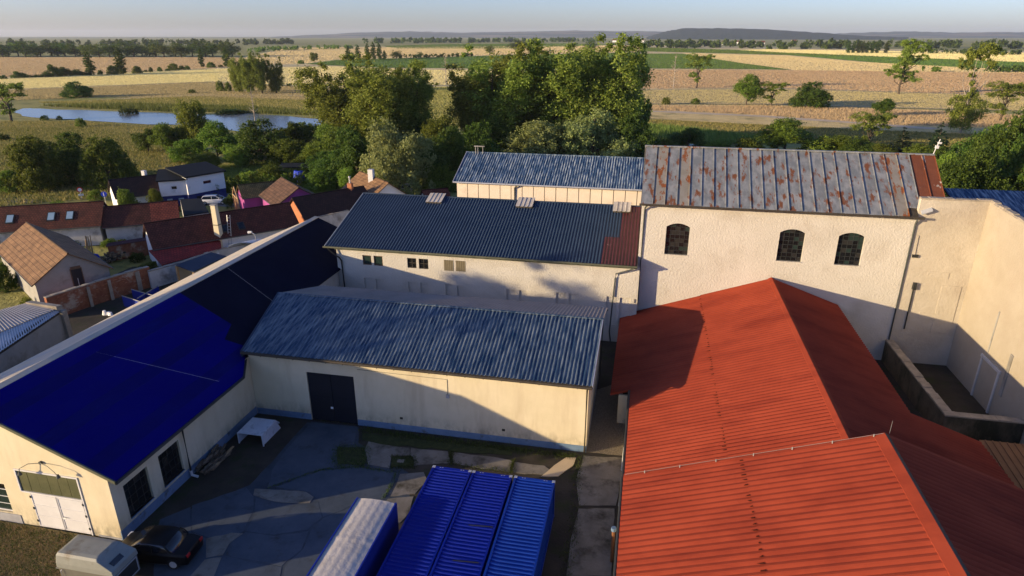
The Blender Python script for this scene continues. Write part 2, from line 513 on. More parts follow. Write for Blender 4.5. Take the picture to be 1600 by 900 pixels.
# foliage
leaf_mat('leaf_mid', (.065, .11, .012), (.20, .265, .034), .42)
leaf_mat('leaf_dark', (.036, .068, .010), (.12, .175, .024), .42)
leaf_mat('leaf_olive', (.115, .16, .024), (.30, .36, .062), .45)
leaf_mat('leaf_willow', (.16, .20, .06), (.36, .40, .14), .42)
leaf_mat('leaf_light', (.12, .18, .02), (.27, .34, .05), .45)
leaf_mat('crop_blade', (.07, .13, .018), (.15, .22, .035))
leaf_mat('weed', (.035, .06, .012), (.11, .15, .03))
leaf_mat('leaf_spruce', (.012, .026, .012), (.035, .055, .02), .15)
leaf_mat('grass_blade', (.09, .13, .02), (.27, .29, .06))
leaf_mat('reed', (.10, .15, .025), (.20, .24, .05))
leaf_mat('straw_blade', (.57, .45, .22), (.68, .545, .285))
leaf_mat('stubble_brown', (.34, .26, .125), (.47, .36, .18))
leaf_mat('dry_stem', (.20, .21, .045), (.46, .38, .13))

# ---------------------------------------------------------------- the ground, fields, river, hills
def ground_poly(name, pix, z, m, label=None):
    pts = []
    for a, b in zip(pix, pix[1:] + pix[:1]):
        for k in range(3):
            t = k / 3
            q = atz(a[0] + (b[0] - a[0]) * t, a[1] + (b[1] - a[1]) * t)
            j = 0.0 if k == 0 else 0.006 * math.hypot(q.x, q.y)
            pts.append((q.x + random.uniform(-j, j) * .4, q.y + random.uniform(-j, j), z))
    o = MB().poly(pts).build(name, m)
    return structure(o)
R = 13800
structure(MB().poly([(-R, -350, -.02), (R, -350, -.02), (R, 13300, -.02), (-R, 13300, -.02)]).build('ground', 'meadow'))
# wide straw plain, then the differently coloured fields on it
ground_poly('field', [(-900, 142), (-400, 90), (150, 90), (376, 90), (450, 74), (1000, 70), (1600, 80), (2600, 95), (2600, 160), (1600, 150), (1010, 140), (700, 136), (520, 137), (330, 128), (0, 141)], .02, 'straw_field')
ground_poly('field', [(-900, 89), (0, 89), (370, 89), (380, 103), (330, 107), (0, 121), (-900, 160)], .06, 'straw_field')
ground_poly('field', [(370, 108), (540, 104), (700, 110), (1000, 110), (1000, 136), (690, 132), (520, 133), (340, 124)], .06, 'stubble_field')
ground_poly('field', [(478, 100), (525, 94), (700, 89), (770, 87), (1000, 82), (1000, 108), (720, 107), (600, 106)], .10, 'green_field')
ground_poly('field', [(985, 84), (1066, 84), (1110, 91), (1160, 99), (1235, 109), (1150, 108), (1000, 107)], .14, 'olive_field')
ground_poly('field', [(1000, 74), (1150, 78), (1220, 82), (1420, 90), (1600, 97), (2200, 108), (2200, 125), (1600, 109), (1500, 106), (1370, 98), (1230, 86), (1000, 80)], .10, 'green_field')
ground_poly('field', [(600, 72), (700, 69), (880, 68), (960, 70), (800, 76), (620, 76)], .14, 'green_field')
ground_poly('field', [(1005, 140), (1200, 137), (1480, 146), (1700, 150), (1700, 176), (1450, 170), (1200, 163), (1005, 163)], .06, 'ploughed_field')
ground_poly('field', [(0, 141), (330, 128), (520, 138), (520, 160), (300, 158), (150, 150), (0, 156)], .06, 'brown_grass')
ground_poly('grass_bank', [(130, 152), (300, 150), (520, 158), (700, 160), (700, 210), (480, 184), (300, 172), (60, 168), (90, 158)], .08, 'bank_grass')
ground_poly('grass_bank', [(1000, 164), (1200, 165), (1450, 172), (1640, 180), (1640, 212), (1400, 206), (1200, 196), (1000, 184)], .08, 'dry_grass')
ground_poly('grass_bank', [(1000, 186), (1200, 198), (1400, 208), (1640, 216), (1640, 240), (1300, 226), (1000, 216)], .08, 'brown_grass')
ground_poly('farm_track', [(1000, 172), (1090, 176), (1200, 181), (1330, 190), (1460, 200), (1460, 203), (1330, 193), (1200, 184), (1090, 179), (1000, 175)], .13, 'track')
ground_poly('farm_track', [(120, 158), (300, 148), (450, 147), (520, 152), (520, 154), (450, 150), (300, 150), (125, 160)], .13, 'track')
ground_poly('farm_track', [(-60, 318), (40, 318), (72, 316), (50, 312), (0, 308), (-60, 305)], .05, 'village_road')
ground_poly('road', [(300, 322), (385, 324), (440, 330), (420, 300), (365, 303), (330, 304)], .05, 'village_road')
river = ground_poly('river', [(20, 176), (36, 170), (60, 170), (160, 174), (285, 179), (330, 180), (390, 177), (450, 182), (505, 187), (500, 196), (470, 203), (380, 207), (300, 197), (200, 193), (120, 187), (50, 184)], .16, 'water')

ground_poly('river', [(1075, 226), (1140, 227), (1145, 234), (1080, 236)], .16, 'water')
def hill(name, profile, d, depth, m):
    """a long rise whose crest follows (pixel x, pixel y) at distance d"""
    prof = []
    for (x0, y0), (x1, y1) in zip(profile, profile[1:]):
        for k in range(8):
            t = k / 8
            prof.append((x0 + (x1 - x0) * t, y0 + (y1 - y0) * t + random.uniform(-.5, .5)))
    prof.append(profile[-1])
    rows = []
    for x, y in prof:
        r = ray(x, y)
        h = math.hypot(r.x, r.y)
        top = max(2.0, CAM_H + r.z / h * d)
        ux, uy = r.x / h, r.y / h
        rows.append([(ux * (d - depth), uy * (d - depth), -3), (ux * (d - depth * .6), uy * (d - depth * .6), top * .45), (ux * (d - depth * .2), uy * (d - depth * .2), top * .9),
                     (ux * d, uy * d, top), (ux * (d + depth), uy * (d + depth), -3)])
    mb = MB()
    for a in rows:
        mb.v += a
    for i in range(len(rows) - 1):
        for j in range(4):
            mb.f.append((i * 5 + j, i * 5 + j + 1, i * 5 + 5 + j + 1, i * 5 + 5 + j))
    return structure(mb.build(name, m, smooth=True))
hill('hills', [(-700, 60), (-300, 58), (100, 60), (250, 61), (420, 58), (560, 51), (640, 49), (720, 51), (900, 48), (1010, 49), (1100, 52), (1250, 56)], 9500, 1500, 'hill_far')
hill('hills', [(1250, 56), (1330, 51), (1420, 49), (1500, 51), (1600, 50), (1800, 49), (2400, 55)], 10500, 1500, 'hill_far')
hill('wooded_hill', [(1010, 58), (1040, 49), (1065, 44.5), (1120, 44), (1200, 46), (1280, 51), (1345, 56), (1420, 58)], 5600, 700, 'hill_wood')
# ================================================================ the factory yard buildings
V = Vector
def pix_rect(x0, y0, x1, y1, Y):
    """opening on the wall plane y = Y from its upper left and lower right pixel: x0, x1, z0, z1"""
    a, b = aty(x0, y0, Y), aty(x1, y1, Y)
    return a.x, b.x, b.z, a.z
def gutter(parent, a, b, r=.09, m='fascia_dark'):
    return MB().tube([a, b], r, 8).build('gutter', m, parent)
def pipe(parent, pts, r=.07, m='drain_pipe', name='downpipe'):
    return MB().tube(pts, r, 8).build(name, m, parent)

# ---------------------------------------------------------------- long left workshop with the blue felt roof
ws = thing('workshop', 'long cream workshop with deep blue felt roof at the left of the yard', 'building', (-35, 44, 0))
RX, RZ, SL = -35.5, 8.2, .433
lz = lambda x: RZ - SL * abs(x - RX)
FY, WX = 24.6, -27.8
gate = (-34.0, -29.75, 0.02, 4.0)
lw = (-39.0, -35.1, .7, 2.75)
m = MB()
wall_open(m, (-43.2, FY, 0), (1, 0, 0), 15.4, 0, 4.0, [(gate[0] + 43.2, gate[1] + 43.2, 0, 4.0), (lw[0] + 43.2, lw[1] + 43.2, lw[2], lw[3])], .22, (0, -1, 0))
m.poly([(-43.2, FY, 4.0), (gate[0], FY, 4), (gate[1], FY, 4), (-27.8, FY, 4.0), (-27.8, FY, lz(-27.8) - .05), (RX, FY, RZ - .1), (-43.2, FY, lz(-43.2) - .05)])
m.build('front_wall', 'render_cream', ws)
m = MB()
wins = [(25.45, 27.35), (28.3, 30.15)]
wall_open(m, (WX, FY, 0), (0, 1, 0), 24.9, 0, lz(WX) - .05, [(a - FY, b - FY, .85, 3.1) for a, b in wins], .28, (1, 0, 0))
m.build('side_wall', 'render_cream', ws)
MB().poly([(-29.3, 49.5, 0), (-29.3, 64.4, 0), (-29.3, 64.4, lz(-29.3)), (-29.3, 49.5, lz(-29.3))]).build('rear_side_wall', 'plaster_white', ws)
MB().box((-43.2, FY + .3, 0), (-42.9, 64.4, lz(-43.2) - .1)).build('outer_wall', 'plaster_grey', ws)
MB().poly([(-43, 64.4, 0), (-29.3, 64.4, 0), (-29.3, 64.4, lz(-29.3)), (RX, 64.4, RZ - .05), (-43, 64.4, lz(-43))]).build('rear_wall', 'plaster_grey', ws)
MB().box((WX - .02, FY - .03, 0), (WX + .035, 38.36, .62)).build('plinth', 'plinth_blue', ws)
MB().box((-43.2, FY - .035, 0), (gate[0] - .6, FY - .002, .62)).build('plinth', 'plinth_grey', ws)
MB().box((gate[1] + .35, FY - .035, 0), (WX - .03, FY - .002, .12)).build('plinth', 'plinth_grey', ws)
# roof: black felt deck, lighter outer slope, blue felt laid over the near half
deck = [(RX, 24.25), (-26.95, 24.25), (-26.95, 36.1), (-28.0, 38.35), (-28.15, 49.4), (-29.0, 49.4), (-29.0, 64.7), (RX, 64.7)]
rf = MB().slab([(x, y, lz(x)) for x, y in deck], .14).build('roof', 'roof_felt_black', ws)
def on_deck(x, y, dz=.02):
    r = ray(x, y)
    t = (RZ - SL * -RX * -1 * -1 + 0 - CAM_H) / 1 if False else None
    # z = RZ - SL*(X-RX)
    t = (RZ + SL * RX - CAM_H) / (r.z + SL * r.x)
    p = V((0, 0, CAM_H)) + r * t
    return (p.x, p.y)
n1, n2, n3 = on_deck(275, 456), on_deck(374, 515), on_deck(350, 531)
def felt_end(x):
    pl = [(RX + .3, n1[1]), (n2[0], n2[1])] if x < n2[0] else [(n2[0] + 1e-4, n3[1]), (-28.6, 39.2), (-27.8, 38.0), (-26.85, 36.05)]
    for (a, ya), (b, yb) in zip(pl, pl[1:]):
        if x <= b + 1e-6:
            return ya + (yb - ya) * (x - a) / (b - a)
    return pl[-1][1]
NF = 9
for k in range(NF):                       # felt laid in lengths along the ridge, each lapping the one below
    xa, xb = RX + .32 + (8.28) * k / NF, RX + .32 + 8.28 * (k + 1) / NF + .03
    cuts = sorted({xa, xb} | {c for c in (n2[0], n2[0] + .001, -28.6, -27.8) if xa < c < xb})
    zz = .03 + .007 * (NF - k)
    top = [(x, felt_end(min(x, -26.9)), lz(x) + zz) for x in cuts[::-1]]
    MB().slab([(xa, 24.2, lz(xa) + zz), (xb, 24.2, lz(xb) + zz)] + top, .02).build('felt_sheet', 'roof_felt_blue' if k % 3 != 1 else 'roof_felt_navy', rf)
for (a, b) in (((-35.1, 31.6), (-27.6, 34.6)), ((-35.1, 47.6), (-30.2, 46.1))):
    MB().tube([(a[0], a[1], lz(a[0]) + .08), (b[0], b[1], lz(b[0]) + .08)], .007, 5).build('conductor_wire', 'steel', rf)
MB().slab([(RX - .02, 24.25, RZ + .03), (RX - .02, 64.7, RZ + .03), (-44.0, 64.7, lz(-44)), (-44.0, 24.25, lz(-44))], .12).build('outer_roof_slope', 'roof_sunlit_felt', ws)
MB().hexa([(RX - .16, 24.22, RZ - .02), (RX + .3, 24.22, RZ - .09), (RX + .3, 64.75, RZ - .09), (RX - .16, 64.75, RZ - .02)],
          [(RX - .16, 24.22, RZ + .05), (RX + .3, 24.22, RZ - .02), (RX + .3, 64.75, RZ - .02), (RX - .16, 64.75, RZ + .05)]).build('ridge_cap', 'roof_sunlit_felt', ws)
for k in range(60):      # fixing plates along the ridge flashing
    y = 25 + k * .66 + random.uniform(-.1, .1)
    x = RX - random.uniform(.2, .8)
    MB().obox((x, y, lz(x) + .035), (-.09, 0, -.039), (0, .07, 0), (0, 0, .02)).build('fixing_plate', 'steel', rf) if k % 3 == 0 else None
m = MB()
m.obox((-26.85, 24.15, lz(-26.85) - .12), (RX + 26.85, 0, RZ - lz(-26.85)), (0, .09, 0), (0, 0, .2))
m.obox((-44.05, 24.15, lz(-44.05) - .12), (RX + 44.03, 0, RZ - lz(-44.05)), (0, .085, 0), (0, 0, .2))
m.build('verge_board', 'fascia_green', ws)
gutter(ws, (-26.86, 24.2, 4.36), (-26.86, 36.2, 4.36), .1, 'dark_metal')
gutter(ws, (-26.86, 36.2, 4.36), (-27.95, 38.3, 4.72), .1, 'dark_metal')
pipe(ws, [(-26.9, 30.45, 4.3), (-27.2, 30.45, 4.05), (-27.62, 30.45, 3.75), (-27.62, 30.45, .5)], .07, 'dark_metal')
pipe(ws, [(-27.62, 30.45, .55), (-27.6, 30.45, .2), (-27.2, 30.5, .08)], .085, 'white_paint', 'pipe_elbow')
pipe(ws, [(-27.0, 30.1, 4.15), (-27.62, 30.1, 4.15)], .03, 'dark_metal', 'bracket')
for a, b in wins:
    window_at(ws, (WX, FY, 0), (0, 1, 0), (1, 0, 0), a - FY, b - FY, .85, 3.1, .28, 4, 4, 'dark_metal', ['glass_dark', 'glass_dark', 'glass_dark', 'glass_pale'], .05, .035)
    MB().box((WX - .26, a, .80), (WX + .05, b, .85)).build('window_sill', 'plinth_blue', ws)
window_at(ws, (0, FY, 0), (1, 0, 0), (0, -1, 0), lw[0], lw[1], lw[2], lw[3], .22, 3, 4, 'white_paint', ['glass_dark', 'glass_green'], .06, .04)
# gate: olive boards above, two white leaves below
fr = MB()
fr.box((gate[0], FY - .05, 3.93), (gate[1], FY + .1, 4.03)).box((gate[0], FY - .05, 2.47), (gate[0] + .09, FY + .1, 3.93)).box((gate[1] - .09, FY - .05, 0), (gate[1], FY + .1, 3.93))
fr.box((gate[0] + .09, FY - .04, 2.42), (gate[1] - .09, FY + .1, 2.50))
gf = fr.build('gate_frame', 'white_paint', ws)
for k in range(6):
    w = (gate[1] - gate[0] - .2) / 6
    x = gate[0] + .1 + k * w
    MB().box((x + .01, FY + .01 + random.uniform(0, .02), 2.51), (x + w - .01, FY + .09, 3.92)).build('board', 'green_board', gf)
MB().box((gate[0] - .001, FY + .0, 0), (-33.42, FY + .16, 2.42)).build('gate_jamb', 'render_cream', ws)
for a, b in ((-33.4, -31.63), (-31.6, -29.86)):
    d = MB().box((a, FY - .02, .05), (b, FY + .06, 2.41)).build('gate_leaf', 'white_paint', ws)
    mm = MB()
    for z in (.1, .85, 1.6, 2.32):
        mm.box((a + .02, FY - .04, z), (b - .02, FY - .021, z + .05))
    for x in (a + .02, b - .07):
        mm.box((x, FY - .045, .08), (x + .05, FY - .022, 2.38))
    mm.build('rail', 'white_paint', d)
    for z in (.4, 1.3, 2.1):
        xx = a if a < -33 else b
        MB().box((xx - .05, FY - .07, z), (xx + .05, FY - .03, z + .14)).build('hinge', 'dark_metal', d)
MB().tube([(-31.5, FY - .03, 1.05), (-31.5, FY - .12, 1.05), (-31.25, FY - .12, 1.05)], .025, 6).build('door_handle', 'steel', ws)
lampm = MB().tube([(-31.9, FY - .02, 4.75), (-31.9, FY - .12, 4.75)], .1, 8)
lampm.tube([(-31.9, FY - .1, 4.75), (-32.5, FY - .3, 4.75), (-32.95, FY - .5, 4.5), (-33.0, FY - .5, 4.28)], .02, 6)
lampm.tube([(-31.9, FY - .1, 4.75), (-31.2, FY - .3, 4.78), (-30.6, FY - .5, 4.62), (-30.45, FY - .52, 4.48)], .02, 6)
lampm.build('lamp_bracket', 'drain_pipe', ws)
for x, z in ((-33.0, 4.2), (-30.42, 4.4)):
    MB().tube([(x, FY - .5, z + .1), (x, FY - .5, z - .1)], .05, 8, .12).build('lamp_shade', 'drain_pipe', ws)

# ---------------------------------------------------------------- cream store across the yard, ribbed blue-grey roof
st = thing('store', 'cream store with weathered blue-grey ribbed roof and dark double door across the yard', 'building', (-15, 43, 0))
SY, X0, X1 = 38.4, -27.78, -2.65
sz = lambda y: 5.45 + (y - 38.0) * .118 if y < 46.7 else 6.48 - (y - 46.7) * .05
door = (-23.25, -19.55, 0, 4.05)
m = wall_open(MB(), (X0, SY, 0), (1, 0, 0), X1 - X0, 0, 5.38, [(door[0] - X0, door[1] - X0, 0, door[3])], .2, (0, -1, 0))
m.build('front_wall', 'render_cream', st)
m = MB().poly([(X1, SY, 0), (X1, 49.2, 0), (X1, 49.2, 6.25), (X1, 46.7, 6.36), (X1, SY, 5.38)])
m.build('side_wall', 'render_cream', st)
MB().poly([(X0, 49.2, 0), (X1, 49.2, 0), (X1, 49.2, 6.25), (X0, 49.2, 6.25)]).build('rear_wall', 'render_cream', st)
MB().box((X0 + .04, SY - .03, 0), (door[0] - .02, SY - .003, .5)).build('plinth', 'plinth_blue', st)
MB().box((door[1] + .02, SY - .03, 0), (X1 + .03, SY - .003, .5)).build('plinth', 'plinth_blue', st)
MB().box((X1 + .003, SY, 0), (X1 + .03, 49.2, .5)).build('plinth', 'plinth_grey', st)
for a, b in ((door[0] + .03, -21.42), (-21.38, door[1] - .03)):
    d = MB().box((a, SY + .06, .03), (b, SY + .14, 4.02)).build('door', 'door_dark', st)
    mm = MB()
    for z in (.05, 2.0, 3.92):
        mm.box((a + .01, SY + .045, z), (b - .01, SY + .06, z + .08))
    mm.build('rail', 'door_dark', d)
MB().box((-21.62, SY + .02, 1.12), (-21.42, SY + .055, 1.28)).build('door_plate', 'sign_white', st)
XL = -28.05
m = MB().corr([(0, (XL, 37.98, 5.45)), (1, (-2.38, 37.98, 5.45))], [(0, (-30.0, 46.7, sz(46.7 - 1e-6))), (1, (-2.38, 46.7, sz(46.7 - 1e-6)))], .275, .045, 'trap')
rf = m.build('roof', 'roof_weathered_blue', st)
MB().slab([(XL, 38.0, 5.43), (-2.4, 38.0, 5.43), (-2.4, 46.7, 6.45), (-30.0, 46.7, 6.45)], .12).build('roof_deck', 'fascia_dark', st)
m = MB().corr([(0, (-30.0, 46.66, 6.50)), (1, (-2.32, 46.66, 6.50))], [(0, (-27.3, 49.4, 6.37)), (1, (-2.2, 49.4, 6.37))], .30, .03, 'rib')
m.build('rear_roof', 'roof_flat_grey', st)
MB().slab([(-30.0, 46.7, 6.48), (-2.34, 46.7, 6.48), (-2.22, 49.38, 6.35), (-27.3, 49.38, 6.35)], .12).build('rear_roof_deck', 'fascia_dark', st)
MB().obox((-30.0, 46.58, 6.505), (27.66, 0, 0), (0, .2, .01), (0, 0, .05)).build('ridge_cap', 'roof_weathered_blue', st)
MB().hexa([(XL - .02, 37.98, 4.75), (-27.95, 37.98, 4.75), (-29.9, 46.7, 5.5), (-30.02, 46.7, 5.5)], [(XL - .02, 37.98, 5.5), (-27.95, 37.98, 5.5), (-29.9, 46.7, 6.53), (-30.02, 46.7, 6.53)]).build('verge_board', 'roof_slate_blue', st)
MB().hexa([(-2.43, 38.0, 5.25), (-2.36, 38.0, 5.25), (-2.36, 46.7, 6.28), (-2.43, 46.7, 6.28)], [(-2.43, 38.0, 5.51), (-2.36, 38.0, 5.51), (-2.36, 46.7, 6.54), (-2.43, 46.7, 6.54)]).build('verge_board', 'galv_corrugated', st)
MB().box((-27.9, 38.05, 5.2), (-2.45, 38.38, 5.3)).build('soffit', 'fascia_dark', st)
gutter(st, (-28.0, 37.9, 5.36), (-2.4, 37.9, 5.33), .1)
pipe(st, [(-2.7, 37.95, 5.25), (-2.75, 38.25, 4.95), (-2.75, 38.27, .1)], .06, 'fascia_dark')
pipe(st, [(-2.2, 49.4, 6.2), (-2.5, 49.3, 5.8), (-2.52, 49.1, .2)], .06, 'dark_metal')
for k in range(40):     # gutter brackets
    x = -27.7 + k * .64
    if k % 2 == 0:
        MB().box((x, 37.8, 5.24), (x + .04, 38.2, 5.28)).build('gutter_bracket', 'fascia_dark', st)

# small fittings on the yard front
MB().tube([(-19.2, SY - .02, 4.7), (-12.5, SY - .02, 4.62), (-12.5, SY - .02, 3.4)], .015, 5).build('wall_cable', 'drain_pipe', st)
MB().box((-12.62, SY - .07, 3.15), (-12.38, SY - .002, 3.42)).build('socket_box', 'plinth_grey', st)
for x in (-16.2, -8.6):
    MB().box((x, SY - .03, .95), (x + .22, SY - .002, 1.12)).build('vent_grille', 'fascia_dark', st)
# ---------------------------------------------------------------- white mill wing with the slate blue roof
b2 = thing('mill_wing', 'low whitewashed wing with dark slate-blue ribbed roof and maroon patch', 'building', (-15, 60, 0))
WY = 56.5
win2 = [(566, 398.4, 581, 414.6), (583.4, 399.4, 598.6, 416), (636, 402.8, 651, 419.4), (654, 404, 669.6, 421), (693.4, 406, 708.8, 423.6), (712, 407.2, 727.6, 424.8)]
nich = [(569, 434, 583, 452), (587, 436, 600, 454), (638, 440, 653, 458), (657, 441.6, 670, 460), (696, 444, 707, 463), (714, 446.4, 725, 464), (791.4, 452, 806, 471),
        (811, 453.4, 825.6, 473), (869, 457, 884, 477), (889, 458.4, 904, 479), (948, 463, 962, 486), (968.6, 465, 984, 488), (991, 467.4, 995.5, 474)]
ops = [pix_rect(*w, WY) for w in win2]
nop = [pix_rect(*w, WY) for w in nich]
nop = [(a, b, 1.6, d) if i < 12 else (a, b, c, d) for i, (a, b, c, d) in enumerate(nop)]
BX0, BX1 = -29.25, -.12
S = lambda o: (o[0] - BX0, o[1] - BX0, o[2], o[3])
m = wall_open(MB(), (BX0, WY, 0), (1, 0, 0), BX1 - BX0, 0, 7.62, [S(o) for o in ops] + [S(o) for o in nop], .14, (0, -1, 0))
m.build('front_wall', 'plaster_white', b2)
MB().poly([(BX0, WY, 0), (BX0, 75, 0), (BX0, 75, 7.7), (BX0, 65.9, 10.5), (BX0, WY, 7.62)]).build('gable_wall', 'plaster_white', b2)
for i, o in enumerate(nop):
    MB().poly([(o[0] - .01, WY + .13, o[2] - .01), (o[1] + .01, WY + .13, o[2] - .01), (o[1] + .01, WY + .13, o[3] + .01), (o[0] - .01, WY + .13, o[3] + .01)]).build('blind_niche', 'plaster_white', b2)
for i, o in enumerate(ops):
    if i < 4:
        window_at(b2, (BX0, WY, 0), (1, 0, 0), (0, -1, 0), *S(o), .14, 1 if i < 2 else 2, 1 if i < 2 else 2, 'window_wood' if i < 2 else 'fascia_dark', 'glass_green' if i < 2 else 'glass_dark', .09 if i < 2 else .07, .06)
    else:
        n = 5
        for k in range(n):
            w = (o[1] - o[0]) / n
            MB().box((o[0] + k * w + .012, WY - .03 + random.uniform(0, .02), o[2] + .02), (o[0] + (k + 1) * w - .008, WY + .04, o[3] - .02)).build('shutter_board', 'shutter_wood', b2)
EY, EZ, RY, RZ2 = 56.05, 7.78, 65.9, 10.8
RL, RR = -30.2, -.15
at2 = lambda x, t, dz=0: (x, EY + (RY - EY) * t, EZ + (RZ2 - EZ) * t + dz)
xa, xb = -3.35, -1.95
def strip(name, x0, x1, t0, t1, mm, dz=.0):
    return MB().corr([(0, at2(x0, t0, dz)), (1, at2(x1, t0, dz))], [(0, at2(x0, t1, dz)), (1, at2(x1, t1, dz))], .30, .07, 'wave').build(name, mm, b2)
rf = strip('roof', RL, xa, 0, 1, 'roof_slate_blue')
strip('roof_strip', xa, xb, .43, 1, 'roof_slate_blue')
strip('maroon_sheet', xa, RR, 0, .43, 'roof_maroon')
strip('maroon_sheet', xb, RR, .43, 1, 'roof_maroon', .002)
MB().slab([at2(RL, 0, -.02), at2(RR, 0, -.02), at2(RR, 1, -.02), at2(RL, 1, -.02)], .12).build('roof_deck', 'fascia_dark', b2)
MB().slab([at2(RL, 1, -.01), at2(RR, 1, -.01), (RR, 75.6, 7.8), (RL, 75.6, 7.8)], .1).build('rear_roof', 'roof_slate_blue', b2)
MB().tube([at2(RL, 1, .02), at2(RR, 1, .02)], .1, 8).build('ridge_cap', 'roof_slate_blue', b2)
MB().obox(at2(RL - .04, 0, -.1), (0, RY - EY, RZ2 - EZ), (.05, 0, 0), (0, 0, .17)).build('verge_board', 'steel', b2)
MB().obox(at2(RR - .01, 0, -.1), (0, RY - EY, RZ2 - EZ), (.05, 0, 0), (0, 0, .17)).build('verge_board', 'fascia_dark', b2)
gutter(b2, (RL - .15, EY - .08, EZ - .06), (RR + .05, EY - .08, EZ - .06), .1, 'fascia_green')
MB().box((BX0, EY + .1, EZ - .3), (BX1, EY + .18, EZ - .06)).build('fascia', 'fascia_green', b2)
for k in range(24):
    x = BX0 + .5 + k * 1.22
    MB().box((x, EY - .02, EZ - .24), (x + .12, WY - .002, EZ - .14)).build('rafter_end', 'fascia_green', b2)
pipe(b2, [(-.35, 56.0, 7.6), (-.6, 56.2, 7.4), (-1.95, 56.35, 6.85), (-2.0, 56.38, 6.4), (-2.25, 56.38, 1.0), (-2.1, 56.3, .1)], .065)
pipe(b2, [(-29.9, 56.0, 7.6), (-29.3, 56.2, 6.9), (-28.9, 56.3, 6.6), (-28.75, 56.38, 6.3), (-28.6, 56.38, .5)], .075, 'dark_metal')
for px in (685, 824, 973):
    c = atz(px, 308 if px < 700 else (314 if px < 900 else 320), 10.7)
    v = MB().hexa([(c.x - .95, 64.5, 10.25), (c.x + .95, 64.5, 10.25), (c.x + .95, 66.3, 10.7), (c.x - .95, 66.3, 10.7)],
                  [(c.x - .8, 64.6, 10.58), (c.x + .8, 64.6, 10.58), (c.x + .8, 66.2, 11.08), (c.x - .8, 66.2, 11.08)]).build('roof_vent', 'fascia_dark', b2)
    MB().corr([(0, (c.x - .88, 64.45, 10.58)), (1, (c.x + .88, 64.45, 10.58))], [(0, (c.x - .88, 66.3, 11.12)), (1, (c.x + .88, 66.3, 11.12))], .42, .05, 'rib').build('vent_cover', 'asbestos', v)

# ---------------------------------------------------------------- tall granary with the rusty standing-seam roof
gr = thing('granary', 'tall pale granary with arched windows and rust-streaked metal roof', 'building', (13, 62, 0))
GY = 57.5
arch = [((1038.5, 348), (1037.8, 396.8), (1074.2, 396.8)), ((1215.5, 357), (1212.3, 407.2), (1251.5, 407.6)), ((1306.5, 362.5), (1302.8, 413.2), (1342.8, 414.2))]
gops = []
for t, a, b in arch:
    gops.append((aty(*a, GY).x, aty(*b, GY).x, aty(*a, GY).z, aty(*t, GY).z))
GX0, GX1 = -.1, 22.05
m = wall_open(MB(), (GX0, GY, 0), (1, 0, 0), GX1 - GX0, 0, 13.15, [(a - GX0, b - GX0, c, d) for a, b, c, d in gops], .3, (0, -1, 0))
for a, b, c, d in gops:      # segmental heads
    n, rise = 8, .32
    top = lambda t: d - rise * (2 * t - 1) ** 2
    for k in range(n):
        t0, t1 = k / n, (k + 1) / n
        x0, x1 = a + (b - a) * t0, a + (b - a) * t1
        m.poly([(x0, GY - .001, top(t0)), (x1, GY - .001, top(t1)), (x1, GY - .001, d), (x0, GY - .001, d)])
        m.poly([(x0, GY - .001, top(t0)), (x0, GY + .3, top(t0)), (x1, GY + .3, top(t1)), (x1, GY - .001, top(t1))])
m.build('front_wall', 'plaster_white', gr)
for a, b, c, d in gops:
    window_at(gr, (0, GY, 0), (1, 0, 0), (0, -1, 0), a, b, c, d, .3, 5, 8, 'dark_metal', ['glass_dark', 'glass_dark', 'glass_dark', 'glass_pale', 'glass_green'], .05, .04)
    MB().box((a - .05, GY - .05, c - .08), (b + .05, GY + .1, c)).build('window_sill', 'plaster_white', gr)
MB().poly([(GX0, GY, 0), (GX0, 72, 0), (GX0, 72, 13.2), (GX0, 64.5, 16.95), (GX0, GY, 13.15)]).build('gable_wall', 'plaster_white', gr)
# parapet end and the long wall coming forward on the right
PW = 27.03
m = MB().box((GX1, GY + .0, 0), (PW + .45, GY + .45, 14.62))
m.build('end_wall', 'plaster_buff', gr)
m = MB()
for k in range(9):
    x = GX1 + k * (PW + .4 - GX1) / 9
    m.box((x, GY - .05, 14.62), (x + (PW + .4 - GX1) / 9 - .01, GY + .5, 14.70 + random.uniform(.03, .09)))
m.build('coping', 'wall_coping', gr)
m = MB().hexa([(PW, 36, 0), (PW + .45, 36, 0), (PW + .45, GY, 0), (PW, GY, 0)], [(PW, 36, 13.5), (PW + .45, 36, 13.5), (PW + .45, GY, 14.62), (PW, GY, 14.62)])
m.build('return_wall', 'plaster_tan', gr)
m = MB()
for k in range(30):
    y0, y1 = 36 + k * .715, 36 + (k + 1) * .715 - .02
    f = lambda y: 13.5 + (y - 36) / (GY - 36) * 1.12
    e = random.uniform(.08, .2)
    m.hexa([(PW - .04, y0, f(y0)), (PW + .5, y0, f(y0)), (PW + .5, y1, f(y1)), (PW - .04, y1, f(y1))], [(PW + random.uniform(-.04, .12), y0, f(y0) + e), (PW + .45, y0, f(y0) + e), (PW + .45, y1, f(y1) + e), (PW + random.uniform(-.04, .12), y1, f(y1) + e)])
m.build('broken_coping', 'wall_coping', gr)
